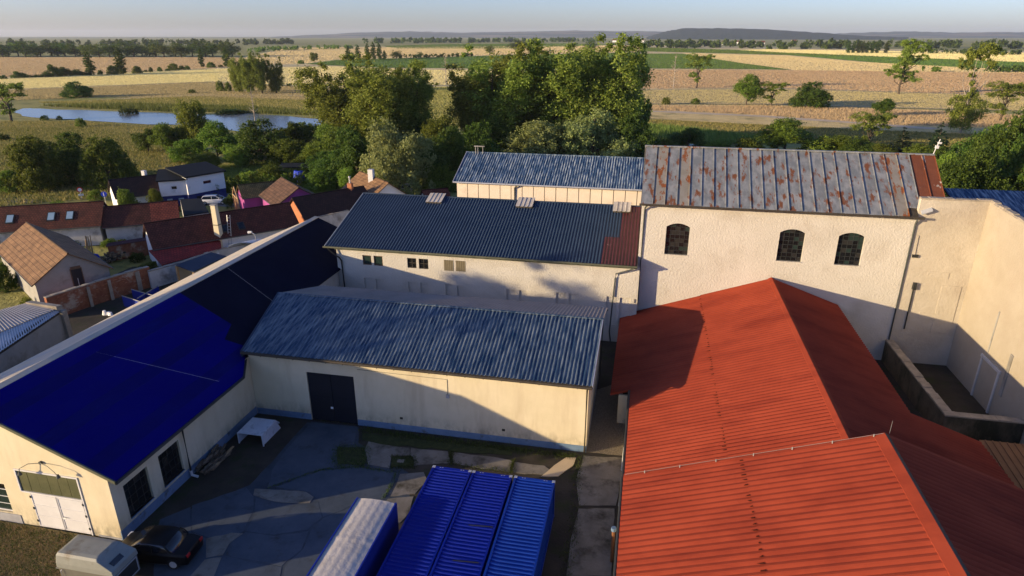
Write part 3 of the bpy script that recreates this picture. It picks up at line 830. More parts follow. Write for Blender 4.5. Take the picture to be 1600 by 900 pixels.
# standing-seam panels, each its own piece
gy0, gz0, gy1, gz1 = 57.05, 13.26, 64.5, 17.06
gL0, gL1, gR0, gR1 = -.22, -.12, 24.35, 24.95
NP = 24
MB().slab([(gL0, gy0, gz0 - .03), (22.0, gy0, gz0 - .03), (22.0, 58.0, gz0 + .455), (gR0, 58.0, gz0 + .455), (gR1, gy1, gz1 - .03), (gL1, gy1, gz1 - .03)], .15).build('roof', 'fascia_dark', gr)
for k in range(NP):
    a0, a1 = gL0 + (gR0 - gL0) * k / NP, gL0 + (gR0 - gL0) * (k + 1) / NP
    c0, c1 = gL1 + (gR1 - gL1) * k / NP, gL1 + (gR1 - gL1) * (k + 1) / NP
    e = random.uniform(0, .02)
    t = .03
    by, bz = (gy0, gz0) if a1 < 22.2 else (58.0, gz0 + .485)
    pts = [(a0 + t, by, bz + e), (a1 - t, by, bz + e), (c1 - t, gy1, gz1 + e), (c0 + t, gy1, gz1 + e)]
    mm = MB().slab(pts, .02)
    mm.hexa([(a1 - t, by, bz), (a1 + t, by, bz), (c1 + t, gy1, gz1), (c1 - t, gy1, gz1)], [(a1 - .018, by, bz + .1), (a1 + .018, by, bz + .1), (c1 + .018, gy1, gz1 + .1), (c1 - .018, gy1, gz1 + .1)])
    mm.build('roof_panel', 'rust_sheet' if k >= NP - 2 else ('galv_stained' if k in (1, 3, 20) else 'galv'), gr)
MB().slab([(gL1 - .1, gy1, gz1), (gR1, gy1, gz1), (gR1 + .5, 72.4, 13.3), (gL1 - .1, 72.4, 13.3)], .1).build('rear_roof', 'galv', gr)
MB().obox((gL1 - .1, gy1 - .14, gz1 + .02), (gR1 - gL1 + .1, 0, 0), (0, .25, 0), (0, 0, .12)).build('ridge_cap', 'galv', gr)
gutter(gr, (gL0 - .1, gy0 - .09, gz0 - .06), (22.4, gy0 - .09, gz0 - .1), .1, 'fascia_dark')
MB().obox((22.2, gy0 + .1, 13.42), (.75, 0, .3), (0, .9, .43), (0, 0, .1)).build('loose_sheet', 'galv_corrugated', gr)
pipe(gr, [(.35, 57.0, 13.1), (.2, 57.25, 12.9), (.17, 57.42, 12.6), (.15, 57.42, 4.0)], .07)
pipe(gr, [(21.9, 57.0, 13.0), (22.0, 57.25, 12.9), (22.0, 57.42, 12.5), (22.0, 57.42, .2)], .08)
pipe(gr, [(22.98, 57.42, 7.4), (23.0, 57.42, 3.2)], .06, 'dark_metal')
MB().box((22.86, 57.25, 6.9), (23.12, 57.49, 7.5)).build('cable_box', 'dark_metal', gr)
pipe(gr, [(22.45, 57.46, 11.6), (22.5, 57.46, 9.9)], .03, 'wall_coping', 'cable')
MB().box((22.3, 57.36, 9.7), (22.75, 57.49, 9.95)).build('wall_bracket', 'dark_metal', gr)
for (x0, y0, x1, y1) in ((1450, 424, 1481, 436), (1437, 488, 1463, 500)):
    a, b = aty(x0, y0, GY), aty(x1, y1, GY)
    MB().box((a.x, GY - .04, b.z), (b.x, GY - .003, a.z)).build('blocked_opening', 'plaster_buff', gr)
a, b = aty(1472, 446, GY), aty(1506, 520, GY)
MB().box((a.x, GY - .05, 3.0), (26.6, GY - .003, a.z)).build('blocked_doorway', 'plaster_buff', gr)
for y, z0, z1, w in ((51.8, 4.1, 7.5, .12), (48.6, 2.0, 5.4, .35)):
    MB().box((PW - .07, y, z0), (PW - .003, y + w, z1)).build('wall_rib', 'plaster_grey', gr)
m = MB().box((PW - .09, 49.6, .0), (PW - .003, 49.8, 3.4)).box((PW - .09, 52.3, .0), (PW - .003, 52.5, 3.4)).box((PW - .1, 49.5, 3.4), (PW - .003, 52.6, 3.65))
m.build('door_surround', 'dirty_render', gr)
ant = MB().tube([(24.8, 64.5, 17.0), (25.1, 64.4, 18.5)], .04, 6)
ant.box((24.85, 64.3, 17.7), (25.1, 64.5, 17.95)).box((24.98, 64.3, 18.1), (25.25, 64.5, 18.25))
tag(ant.build('antenna_mast', 'white_paint'), 'short white antenna mast on the granary ridge end', 'antenna')

# ---------------------------------------------------------------- blue-roofed hall behind, panelled wall
b3 = thing('panel_hall', 'cream panelled hall with streaked bright blue corrugated roof behind the slate roof', 'building', (-11, 80, 0))
HY, hx0, hx1 = 76, -22.5, 4.0
pn = 17
for k in range(pn):
    w = (0.6 - hx0) / pn
    MB().box((hx0 + k * w + .04, HY - .05 + random.uniform(0, .03), .2), (hx0 + (k + 1) * w - .04, HY + .05, 10.25)).build('wall_panel', 'panel_cream', b3)
MB().box((hx0, HY + .02, 0), (hx1, HY + .3, 10.35)).build('wall', 'fascia_dark', b3)
MB().poly([(hx0, HY, 0), (hx0, 88.4, 0), (hx0, 88.4, 10.4), (hx0, 82.2, 12.7), (hx0, HY, 10.35)]).build('gable_wall', 'panel_cream', b3)
MB().corr([(0, (hx0 - .3, HY - .35, 10.42)), (1, (hx1, HY - .35, 10.42))], [(0, (hx0 - .3, 82.2, 12.85)), (1, (hx1, 82.2, 12.85))], .3, .06, 'sine').build('roof', 'roof_old_blue', b3)
MB().slab([(hx0 - .3, HY - .3, 10.36), (hx1, HY - .3, 10.36), (hx1, 82.2, 12.8), (hx0 - .3, 82.2, 12.8)], .1).build('roof_deck', 'steel', b3)
MB().slab([(hx0 - .3, 82.2, 12.8), (hx1, 82.2, 12.8), (hx1, 88.6, 10.3), (hx0 - .3, 88.6, 10.3)], .1).build('rear_roof', 'roof_old_blue', b3)
MB().tube([(hx0 - .35, 82.2, 12.9), (hx1, 82.2, 12.9)], .1, 8).build('ridge_cap', 'roof_old_blue', b3)
MB().obox((hx0 - .38, HY - .4, 10.3), (0, 82.2 - HY + .4, 2.5), (.07, 0, 0), (0, 0, .2)).build('verge_board', 'steel', b3)
gutter(b3, (hx0 - .35, HY - .45, 10.36), (hx1, HY - .45, 10.36), .1, 'steel')
pipe(b3, [(-14.9, HY - .4, 10.3), (-15.25, HY - .15, 9.9), (-15.25, HY - .12, .2)], .09, 'drain_pipe')
m = MB()
for dx in (0, .95):
    m.tube([(-21.6 + dx, 82.0, 12.8), (-21.6 + dx, 82.0, 13.7)], .06, 6)
m.tube([(-21.8, 82.0, 13.72), (-20.4, 82.0, 13.72)], .08, 6)
m.tube([(-21.3, 82.0, 12.8), (-21.3, 82.0, 13.6)], .05, 6)
m.build('vent_frame', 'plaster_grey', b3)
b4 = thing('rear_hall', 'hall behind the broken wall with a deep blue ribbed roof', 'building', (36, 70, 0))
MB().box((29, 66.8, 0), (60, 72, 11.9)).build('wall', 'plaster_grey', b4)
MB().corr([(0, (28.6, 64.5, 11.6)), (1, (61, 64.5, 11.6))], [(0, (28.6, 70.0, 13.1)), (1, (61, 70.0, 13.1))], .3, .05, 'sine').build('roof', 'roof_old_blue', b4)
MB().slab([(28.6, 64.5, 11.55), (61, 64.5, 11.55), (61, 70, 13.05), (28.6, 70, 13.05)], .15).build('roof_deck', 'fascia_dark', b4)
MB().slab([(28.6, 70, 13.08), (61, 70, 13.08), (61, 75, 11.9), (28.6, 75, 11.9)], .1).build('rear_roof', 'roof_old_blue', b4)

# ---------------------------------------------------------------- red-roofed hall on the right, two sections
rd = thing('red_hall', 'large hall with red corrugated roof filling the right foreground', 'building', (8, 40, 0))
KX, KZ, KS = 11.54, 7.0, .357
kz = lambda x: KZ - KS * abs(x - KX)
FXr, FZr = 13.12, 7.66
FS = (FZr - 3.08) / (FXr - .03)
fz = lambda x: FZr - FS * abs(x - FXr)
def lap_shade_dashes(fn, x, y0, y1, sp):  # flat dark dashes that paint the shade of open rib ends along a lap
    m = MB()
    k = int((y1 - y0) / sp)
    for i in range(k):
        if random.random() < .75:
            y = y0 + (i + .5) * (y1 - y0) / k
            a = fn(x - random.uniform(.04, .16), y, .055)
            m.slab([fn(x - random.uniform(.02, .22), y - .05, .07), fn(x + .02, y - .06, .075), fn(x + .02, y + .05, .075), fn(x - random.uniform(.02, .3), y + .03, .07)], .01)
    o = m.build('lap_shade_dash', 'lap_shade', rd)
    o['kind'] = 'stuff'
def sheet(name, pts_low, pts_high, sp=.36, mm='roof_red', amp=.055):
    return MB().corr(pts_low, pts_high, sp, amp, 'wave').build(name, mm, rd)
lap = 5.7
YB = 57.44
P = lambda x, y, d=0: (x, y, kz(x) + d)
Q = lambda x, y, d=0: (x, y, fz(x) + d)
sheet('lower_roof_sheets', [(0, P(.08, 32)), (.9999, P(.08, 42.62))][:1] + [(1, P(.08, 42.62))], [(0, P(lap + .15, 32)), (1, P(lap + .15, 42.62))])
sheet('lower_roof_sheets', [(0, P(-1.32, 42.62)), (1, P(-1.32, YB))], [(0, P(lap + .15, 42.62)), (1, P(lap + .15, YB))])
sheet('upper_roof_sheets', [(0, P(lap, 32, .05)), (1, P(lap, YB, .05))], [(0, P(KX, 32, .03)), (1, P(KX, YB, .03))])
sheet('far_slope_sheets', [(0, P(17.3, 39.55)), (1, P(17.3, YB))], [(0, P(KX, 39.55)), (1, P(KX, YB))], .36, 'roof_red', .1)
sheet('far_slope_sheets', [(0, P(21.55, 31.6)), (1, P(21.55, 39.55))], [(0, P(KX, 31.6)), (1, P(KX, 39.55))], .36, 'roof_red', .1)
MB().slab([P(-1.25, 42.66, -.03), P(KX, 42.66, -.03), P(KX, YB, -.03), P(-1.25, YB, -.03)], .12).build('roof_deck', 'fascia_dark', rd)
MB().slab([P(.15, 31, -.03), P(KX, 31, -.03), P(KX, 42.66, -.03), P(.15, 42.66, -.03)], .12).build('roof_deck', 'fascia_dark', rd)
MB().slab([P(KX, 31, -.03), P(21.5, 31, -.03), P(21.5, 39.5, -.03), P(17.25, 39.5, -.03), P(17.25, YB, -.03), P(KX, YB, -.03)], .12).build('roof_deck', 'fascia_dark', rd)
m = MB().hexa([P(KX - .28, 31.8, .05), (KX, 31.8, KZ + .06), (KX, YB, KZ + .06), P(KX - .28, YB, .05)], [P(KX - .28, 31.8, .09), (KX, 31.8, KZ + .13), (KX, YB, KZ + .13), P(KX - .28, YB, .09)])
m.hexa([(KX, 31.8, KZ + .06), P(KX + .28, 31.8, .05), P(KX + .28, YB, .05), (KX, YB, KZ + .06)], [(KX, 31.8, KZ + .13), P(KX + .28, 31.8, .09), P(KX + .28, YB, .09), (KX, YB, KZ + .13)])
m.build('ridge_cap', 'roof_red', rd)
flap = 6.35
lap_shade_dashes(P, lap, 32.3, YB, .36)
lap_shade_dashes(Q, flap, 10, 32, .42)
sheet('lower_roof_sheets', [(0, Q(.03, 10)), (1, Q(.03, 32.1))], [(0, Q(flap + .15, 10)), (1, Q(flap + .15, 32.1))], .42)
sheet('upper_roof_sheets', [(0, Q(flap, 10, .035)), (1, Q(flap, 32.1, .035))], [(0, Q(FXr, 10, .03)), (1, Q(FXr, 32.1, .03))], .42)
sheet('far_slope_sheets', [(0, Q(28, 10)), (1, Q(28, 32.1))], [(0, Q(FXr, 10)), (1, Q(FXr, 32.1))], .42, 'roof_red', .11)
MB().slab([Q(.1, 10, -.03), Q(FXr, 10, -.03), Q(FXr, 32.05, -.03), Q(.1, 32.05, -.03)], .14).build('roof_deck', 'fascia_dark', rd)
MB().slab([Q(FXr, 10, -.03), Q(27.9, 10, -.03), Q(27.9, 32.05, -.03), Q(FXr, 32.05, -.03)], .14).build('roof_deck', 'fascia_dark', rd)
m = MB().hexa([Q(FXr - .5, 10, .06), (FXr, 10, FZr + .07), (FXr, 32.15, FZr + .07), Q(FXr - .5, 32.15, .06)], [Q(FXr - .5, 10, .1), (FXr, 10, FZr + .13), (FXr, 32.15, FZr + .13), Q(FXr - .5, 32.15, .1)])
m.build('ridge_cap', 'roof_red', rd)
MB().hexa([(FXr, 10, FZr - .02), Q(FXr + .22, 10, .06), Q(FXr + .22, 32.15, .06), (FXr, 32.15, FZr - .02)], [(FXr, 10, FZr + .13), Q(FXr + .22, 10, .1), Q(FXr + .22, 32.15, .1), (FXr, 32.15, FZr + .13)]).build('ridge_flashing', 'fascia_dark', rd)
for s in (-1, 1):
    xe = .03 if s < 0 else 28
    MB().hexa([Q(xe, 31.95, -.12), (FXr, 31.95, FZr - .12), (FXr, 32.2, FZr - .12), Q(xe, 32.2, -.12)][::1] if s < 0 else [(FXr, 31.95, FZr - .12), Q(xe, 31.95, -.12), Q(xe, 32.2, -.12), (FXr, 32.2, FZr - .12)],
              [Q(xe, 31.95, .08), (FXr, 31.95, FZr + .08), (FXr, 32.2, FZr + .08), Q(xe, 32.2, .08)] if s < 0 else [(FXr, 31.95, FZr + .08), Q(xe, 31.95, .08), Q(xe, 32.2, .08), (FXr, 32.2, FZr + .08)]).build('edge_flashing', 'roof_red' if s < 0 else 'roof_red', rd)
w = MB().tube([Q(.1, 32.0, .2), Q(FXr - .1, 32.0, .2)], .009, 5).build('conductor_wire', 'plaster_grey', rd)
for k in range(7):
    x = 1.2 + k * 1.9
    MB().tube([Q(x, 32.0, .08), Q(x, 32.0, .24)], .03, 6).build('wire_clip', 'plaster_grey', w)
MB().tube([(FXr + .3, 32.3, FZr), (FXr + .33, 32.35, FZr + .75)], .009, 5).build('lightning_rod', 'plaster_grey', rd)
MB().box((.35, 10, 0), (.55, 42.6, 2.85)).build('side_wall', 'render_cream', rd)
MB().box((-.75, 42.7, 0), (-.5, YB, 2.3)).build('side_wall', 'dirty_render', rd)
MB().box((-.75, 42.55, 0), (.34, 42.69, 2.4)).build('end_wall', 'render_cream', rd)
MB().box((17.0, 39.6, 0), (17.2, YB, 4.7)).build('side_wall', 'dirty_render', rd)
MB().box((-.05, 41.0, 0), (.34, 41.6, 2.7)).build('pillar', 'white_paint', rd)
MB().box((-1.36, 42.58, kz(-1.32) - .14), (-1.3, YB, kz(-1.32) + .02)).build('eave_board', 'roof_red', rd)
MB().obox(P(-1.34, 42.56, -.14), (1.44, 0, 1.44 * KS), (0, .06, 0), (0, 0, .2)).build('verge_board', 'roof_red', rd)
gutter(rd, (-.03, 10, 2.98), (-.03, 32.1, 2.98), .1, 'dark_metal')
gutter(rd, (.0, 32.15, 2.82), (.0, 42.5, 2.82), .1, 'dark_metal')
pipe(rd, [(-.28, 28.5, 2.2), (-.28, 28.5, .1)], .09, 'roof_brown')
MB().tube([(-.28, 28.5, 2.2), (-.28, 28.5, 2.4)], .14, 8).build('pipe_hopper', 'plinth_blue', rd)
pipe(rd, [(.1, 36.6, 2.75), (-.05, 36.6, 2.0), (-.1, 36.6, .2)], .06, 'white_paint')
pipe(rd, [(.1, 33.0, 2.75), (-.05, 33.0, 2.0), (-.1, 33.0, .2)], .06, 'white_paint')
# rust-brown lean-to on its far side
lt = thing('lean_to', 'rusty brown ribbed lean-to roof at the right edge beside the red hall', 'shed', (25, 36, 0))
MB().corr([(0, (21.6, 30.0, 2.2)), (1, (26.9, 30.0, 2.2))], [(0, (21.6, 39.75, 3.45)), (1, (26.9, 39.75, 3.45))], .42, .05, 'rib').build('roof', 'roof_brown', lt)
MB().slab([(21.6, 30.0, 2.17), (26.9, 30.0, 2.17), (26.9, 39.7, 3.42), (21.6, 39.7, 3.42)], .15).build('roof_deck', 'fascia_dark', lt)
MB().box((21.8, 39.3, 0), (26.9, 39.5, 3.2)).build('wall', 'dirty_render', lt)
# mossy concrete yard wall between the hall and the granary
yw = thing('pit_wall', 'dark mossy concrete wall with pale worn coping below the granary', 'wall', (22.5, 50, 0))
MB().hexa([(21.75, 57.4, 0), (21.75, 56.5, 0), (21.95, 45.0, 0), (22.6, 45.6, 0), (22.4, 57.4, 0)][::1], [(21.75, 57.4, 1.95), (21.75, 56.5, 1.95), (21.95, 45.0, 1.95), (22.6, 45.6, 1.95), (22.4, 57.4, 1.95)]).build('wall', 'mossy_concrete', yw)
MB().box((22.0, 45.0, 0), (26.98, 45.6, 1.93)).build('wall', 'mossy_concrete', yw)
m = MB()
for k in range(14):
    y0, y1 = 45.62 + k * .84, 45.62 + (k + 1) * .84 - .02
    xo = 21.95 - .2 * (y0 - 45) / 12
    m.box((xo - .03, y0, 1.95), (xo + .62, y1, 2.0 + random.uniform(.02, .1)))
for k in range(6):
    m.box((21.93 + k * .84, 44.96, 1.95), (21.93 + (k + 1) * .84 - .02, 45.6, 2.0 + random.uniform(.02, .09)))
m.build('coping', 'wall_coping', yw)
# ================================================================ yard paving
yard = structure(MB().poly([(-44, 4, 0), (40, 4, 0), (40, 60, 0), (-44, 60, 0)]).build('yard', 'dirt'))
def patch(name, pix, z, m, t=.02, jit=.05):
    pts = []
    for a, b in zip(pix, pix[1:] + pix[:1]):
        L = math.hypot(b[0] - a[0], b[1] - a[1])
        n = max(1, int(L / 12))
        for k in range(n):
            q = atz(a[0] + (b[0] - a[0]) * k / n, a[1] + (b[1] - a[1]) * k / n)
            j = 0 if k == 0 else jit
            pts.append((q.x + random.uniform(-j, j), q.y + random.uniform(-j, j), z))
    return MB().slab(pts, t).build(name, m, yard)
A = 'asphalt_patch'
patch(A, [(480, 660), (560, 668), (560, 692), (640, 740), (640, 800), (560, 860), (500, 960), (240, 960), (250, 815), (390, 758), (425, 722), (448, 695)], .006, 'asphalt_old', .005)
patch(A, [(487, 659), (558, 667), (553, 694), (528, 698), (524, 728), (500, 734), (418, 762), (425, 735), (450, 700)], .016, 'asphalt')
patch(A, [(500, 736), (560, 730), (622, 739), (617, 752), (598, 778), (560, 787), (505, 808), (498, 782), (484, 769), (430, 761)], .017, 'asphalt')
patch(A, [(400, 778), (432, 787), (480, 789), (497, 785), (503, 809), (480, 828), (428, 836), (385, 830), (398, 805)], .015, 'asphalt')
patch(A, [(384, 832), (428, 838), (482, 830), (470, 860), (440, 885), (352, 868), (362, 845)], .018, 'asphalt')
patch(A, [(350, 870), (440, 887), (430, 960), (300, 960), (330, 905)], .016, 'asphalt')
patch(A, [(505, 810), (560, 789), (600, 780), (560, 830), (500, 905), (480, 960), (436, 960), (445, 885), (474, 858), (486, 830)], .014, 'asphalt')
patch(A, [(300, 790), (385, 762), (396, 776), (395, 800), (380, 830), (345, 846), (300, 830)], .013, 'asphalt')
patch(A, [(250, 812), (298, 792), (298, 832), (345, 850), (330, 900), (300, 940), (240, 900)], .012, 'asphalt')
C = 'concrete_slab'
patch(C, [(398, 764), (440, 766), (478, 769), (490, 777), (484, 786), (456, 786), (430, 784), (396, 774)], .03, 'concrete_slab', .04)
patch(C, [(322, 842), (362, 833), (380, 834), (358, 850), (348, 868), (322, 872)], .03, 'concrete_slab', .04)
patch(C, [(320, 875), (346, 871), (334, 902), (300, 950), (270, 930)], .027, 'concrete_slab', .04)
patch(C, [(576, 690), (612, 697), (640, 700), (640, 712), (612, 712), (608, 732), (575, 726), (570, 702)], .028, 'concrete_slab', .04)
patch(C, [(642, 700), (700, 706), (704, 724), (672, 726), (648, 728), (646, 714), (641, 712)], .031, 'concrete_slab', .04)
patch(C, [(625, 741), (662, 738), (668, 752), (648, 772), (610, 776), (620, 756)], .027, 'concrete_slab', .04)
patch(C, [(606, 780), (646, 776), (640, 800), (624, 818), (570, 830), (590, 800)], .030, 'concrete_slab', .04)
patch(C, [(706, 707), (760, 713), (800, 720), (796, 738), (740, 730), (708, 724)], .026, 'concrete_slab', .04)
patch(C, [(804, 722), (850, 728), (870, 742), (820, 741), (800, 738)], .029, 'concrete_slab', .04)
patch(C, [(866, 728), (884, 716), (900, 716), (896, 728), (872, 745), (846, 745)], .06, 'track', .08)
patch(C, [(912, 712), (935, 714), (975, 716), (972, 745), (962, 790), (905, 790), (900, 750)], .026, 'concrete_slab', .04)
patch(C, [(904, 795), (960, 795), (955, 900), (885, 900), (895, 830)], .024, 'concrete_slab', .04)
patch('gravel_strip', [(914, 706), (976, 712), (980, 640), (960, 600), (930, 610), (918, 660)], .014, 'gravel')
patch('moss_patch', [(527, 699), (572, 700), (576, 714), (566, 727), (528, 726)], .021, 'moss', .015, .12)
patch('moss_patch', [(613, 714), (645, 716), (644, 730), (610, 731)], .036, 'moss', .015, .08)
patch('drain_cover', [(622, 718), (632, 719), (630, 724), (620, 723)], .05, 'concrete_slab', .03, 0)
patch('moss_patch', [(566, 676), (640, 686), (720, 694), (800, 703), (800, 712), (700, 704), (610, 696), (566, 688)], .034, 'moss', .015, .15)

# grass in front of the workshop gate: blades that stand up
def blades(name, n, pos, h, w, m, lean=.35, seed=1):
    rng = np.random.default_rng(seed)
    P0 = pos(rng, n)
    hh = h * rng.uniform(.5, 1.2, n)
    a = rng.uniform(0, 2 * np.pi, n)
    dx, dy = np.cos(a) * w, np.sin(a) * w
    lx, ly = rng.normal(0, lean, n) * hh, rng.normal(0, lean, n) * hh
    v = np.zeros((n, 3, 3))
    v[:, 0] = P0 - np.c_[dx, dy, np.zeros(n)]
    v[:, 1] = P0 + np.c_[dx, dy, np.zeros(n)]
    v[:, 2] = P0 + np.c_[lx, ly, hh]
    me = bpy.data.meshes.new(name)
    me.from_pydata(v.reshape(-1, 3).tolist(), [], np.arange(n * 3).reshape(-1, 3).tolist())
    me.materials.append(MATS[m])
    o = bpy.data.objects.new(name, me)
    scene.collection.objects.link(o)
    o['kind'] = 'stuff'
    return o
structure(MB().poly([(-62, 33, .004), (-44, 33, .004), (-44, 62, .004), (-49, 68, .004), (-62, 66, .004)]).build('back_yard', 'dirt'))
structure(MB().poly([(-50, 8, .012), (-28.6, 8, .012), (-28.3, 18, .012), (-29.5, 24.5, .012), (-50, 24.5, .012)]).build('grass_verge', 'brown_grass'))
def near_grass(rng, n):
    x = rng.uniform(-40, -28.6, n)
    y = rng.uniform(17, 24.4, n)
    return np.c_[x, y, np.full(n, .012)]
blades('grass', 14000, near_grass, .14, .02, 'weed', .6, 3)
blades('dry_grass', 22000, near_grass, .12, .02, 'stubble_brown', .7, 4)

def along(pix, spread):
    pts = [atz(x, y) for x, y in pix]
    def f(rng, n):
        out = np.zeros((n, 3))
        k = rng.integers(0, len(pts) - 1, n)
        t = rng.random(n)
        for i in range(n):
            q = pts[k[i]].lerp(pts[k[i] + 1], t[i])
            out[i] = (q.x + rng.normal(0, spread), q.y + rng.normal(0, spread), .01)
        return out
    return f
blades('weeds', 2600, along([(566, 672), (640, 682), (720, 692), (800, 702), (900, 714)], .22), .18, .02, 'weed', .6, 61)
blades('weeds', 900, along([(527, 700), (572, 700), (570, 727), (528, 726), (527, 700)], .25), .14, .02, 'weed', .6, 62)
blades('weeds', 700, along([(613, 714), (645, 716), (644, 730), (610, 731)], .2), .14, .02, 'weed', .6, 63)
blades('weeds', 900, along([(706, 706), (704, 725), (800, 738), (802, 720)], .12), .14, .02, 'weed', .6, 64)
blades('weeds', 800, along([(420, 762), (500, 735), (560, 729), (620, 740), (600, 778)], .08), .1, .02, 'weed', .6, 65)
blades('weeds', 700, along([(905, 712), (902, 750), (896, 830), (885, 900)], .2), .16, .02, 'weed', .6, 66)
# ================================================================ things in the yard
# three shipping containers
def container(x0, y1, label, mm):
    L, W, H = 12.19, 2.42, 2.6
    y0 = y1 - L
    t = thing('shipping_container', label, 'container', (x0 + W / 2, y1 - L / 2, 0), 'shipping containers side by side')
    fr = MB()
    for x in (x0, x0 + W - .12):
        fr.box((x, y0, .1), (x + .12, y1, .28)).box((x, y0, H - .14), (x + .12, y1, H - .01))
        for y in (y0, y1 - .14):
            fr.box((x + .002, y + .002, .1), (x + .118, y + .138, H - .02))
    for y in (y0, y1 - .14):
        fr.box((x0 + .12, y + .004, .1), (x0 + W - .12, y + .13, .26)).box((x0 + .12, y + .004, H - .16), (x0 + W - .12, y + .13, H - .012))
    fr.build('frame', mm, t)
    MB().corr([(0, (x0 + .1, y0 + .1, H - .075)), (1, (x0 + .1, y1 - .1, H - .075))], [(0, (x0 + W - .1, y0 + .1, H - .075)), (1, (x0 + W - .1, y1 - .1, H - .075))], .262, .05, 'trap').build('roof', mm, t)
    for x, s in ((x0 + .06, -1), (x0 + W - .06, 1)):
        m = MB()
        n = 44
        for k in range(n):
            ya, yb = y0 + .12 + (L - .24) * k / n, y0 + .12 + (L - .24) * (k + 1) / n
            q = (yb - ya) / 4
            o = -.045 * s
            m.poly([(x, ya, .2), (x, ya + q, .2), (x, ya + q, H - .1), (x, ya, H - .1)])
            m.poly([(x, ya + q, .2), (x + o, ya + 2 * q, .2), (x + o, ya + 2 * q, H - .1), (x, ya + q, H - .1)])
            m.poly([(x + o, ya + 2 * q, .2), (x + o, ya + 3 * q, .2), (x + o, ya + 3 * q, H - .1), (x + o, ya + 2 * q, H - .1)])
            m.poly([(x + o, ya + 3 * q, .2), (x, yb, .2), (x, yb, H - .1), (x + o, ya + 3 * q, H - .1)])
        m.build('side_panel', mm, t)
    MB().box((x0 + .12, y1 - .1, .2), (x0 + W - .12, y1 - .06, H - .15)).build('end_panel', mm, t)
    MB().box((x0 + .12, y0 + .06, .2), (x0 + W - .12, y0 + .1, H - .15)).build('end_door', mm, t)
    MB().box((x0 + .12, y0 + .14, .12), (x0 + W - .12, y1 - .14, .2)).build('floor', 'fascia_dark', t)
    for x in (x0 - .01, x0 + W - .17):
        for y in (y0 - .01, y1 - .17):
            for z in (0, H - .12):
                MB().box((x, y, z), (x + .18, y + .18, z + .125)).build('corner_casting', 'steel' if z > 1 and y > y0 + 1 else mm, t)
    for k in range(4):     # pale stencilled marks on the roof end rail
        a = x0 + (.45, .6, 1.75, 1.9)[k]
        MB().box((a, y1 - .115, H - .0115), (a + .08, y1 - .075, H - .008)).build('painted_mark', 'steel', t)
    return t
container(-11.36, 31.5, 'leftmost of three blue shipping containers, next to the tarpaulin trailer', 'container_blue')
c2 = container(-8.86, 31.5, 'middle one of the three blue shipping containers', 'container_blue')
container(-6.3, 31.52, 'rightmost blue shipping container, nearest the red-roofed hall', 'container_bright')
MB().obox((-7.9, 26.9, 2.59), (1.3, .1, 0), (0, .05, 0), (0, 0, .02)).build('dent_line', 'dark_metal', c2)
MB().obox((-8.0, 24.3, 2.59), (1.3, .1, 0), (0, .05, 0), (0, 0, .02)).build('dent_line', 'dark_metal', c2)

# covered trailer with grey tarpaulin
tt = thing('tarpaulin_trailer', 'blue sided lorry trailer with creased grey-beige tarpaulin top', 'trailer', (-13.3, 22, 0))
tx0, tx1, ty0, ty1, tz = -14.42, -12.06, 15.0, 27.3, 3.05
MB().box((tx0, ty0, .95), (tx0 + .05, ty1, tz - .02)).build('side_wall', 'truck_blue', tt)
MB().box((tx1 - .05, ty0, .95), (tx1, ty1, tz - .02)).build('side_wall', 'truck_blue', tt)
MB().box((tx0 + .05, ty1 - .05, .95), (tx1 - .05, ty1 - .002, tz - .03)).build('end_wall', 'truck_blue', tt)
MB().box((tx0 + .05, ty0, .9), (tx1 - .05, ty1 - .05, 1.0)).build('load_floor', 'fascia_dark', tt)
MB().box((tx0 + .5, ty0, .6), (tx1 - .5, ty1 - .3, .9)).build('chassis', 'dark_metal', tt)
m = MB()
NX, NY = 26, 110
for j in range(NY + 1):
    for i in range(NX + 1):
        u, v = i / NX, j / NY
        sag = .012 * math.sin(u * math.pi * 5) ** 2 + .003 * math.sin(v * 230 + 2.2 * math.sin(u * 9)) * abs(math.sin(u * math.pi * 5)) + .002 * math.sin(v * 131 + u * 23)
        crown = .10 * (1 - (2 * u - 1) ** 2)
        m.v.append((tx0 + .09 + (tx1 - tx0 - .18) * u, ty0 + (ty1 - .02 - ty0) * v, tz - .05 + crown - sag + .012 * (abs(v * 4 - round(v * 4)) < .03)))
for j in range(NY):
    for i in range(NX):
        a = j * (NX + 1) + i
        m.f.append((a, a + 1, a + NX + 2, a + NX + 1))
m.build('tarpaulin', 'tarp', tt, smooth=True)
for x in (tx0 + .02, tx1 - .09):
    MB().box((x, ty0, tz - .06), (x + .07, ty1, tz + .015)).build('top_rail', 'truck_blue', tt)
def wheel_set(parent, x, y, z, r, w, axis='x'):
    d = V((1, 0, 0)) if axis == 'x' else V((0, 1, 0))
    if isinstance(axis, V):
        d = axis
    c = V((x, y, z))
    ty = MB().tube([c - d * w / 2, c - d * w * .42, c + d * w * .42, c + d * w / 2], r, 18).build('tyre', 'tyre', parent)
    MB().tube([c - d * (w / 2 + .012), c + d * (w / 2 + .012)], r * .62, 14).build('rim', 'steel', ty)
for y in (23.8, 25.2):
    for x in (tx0 + .25, tx1 - .25):
        wheel_set(tt, x, y, .48, .48, .28)

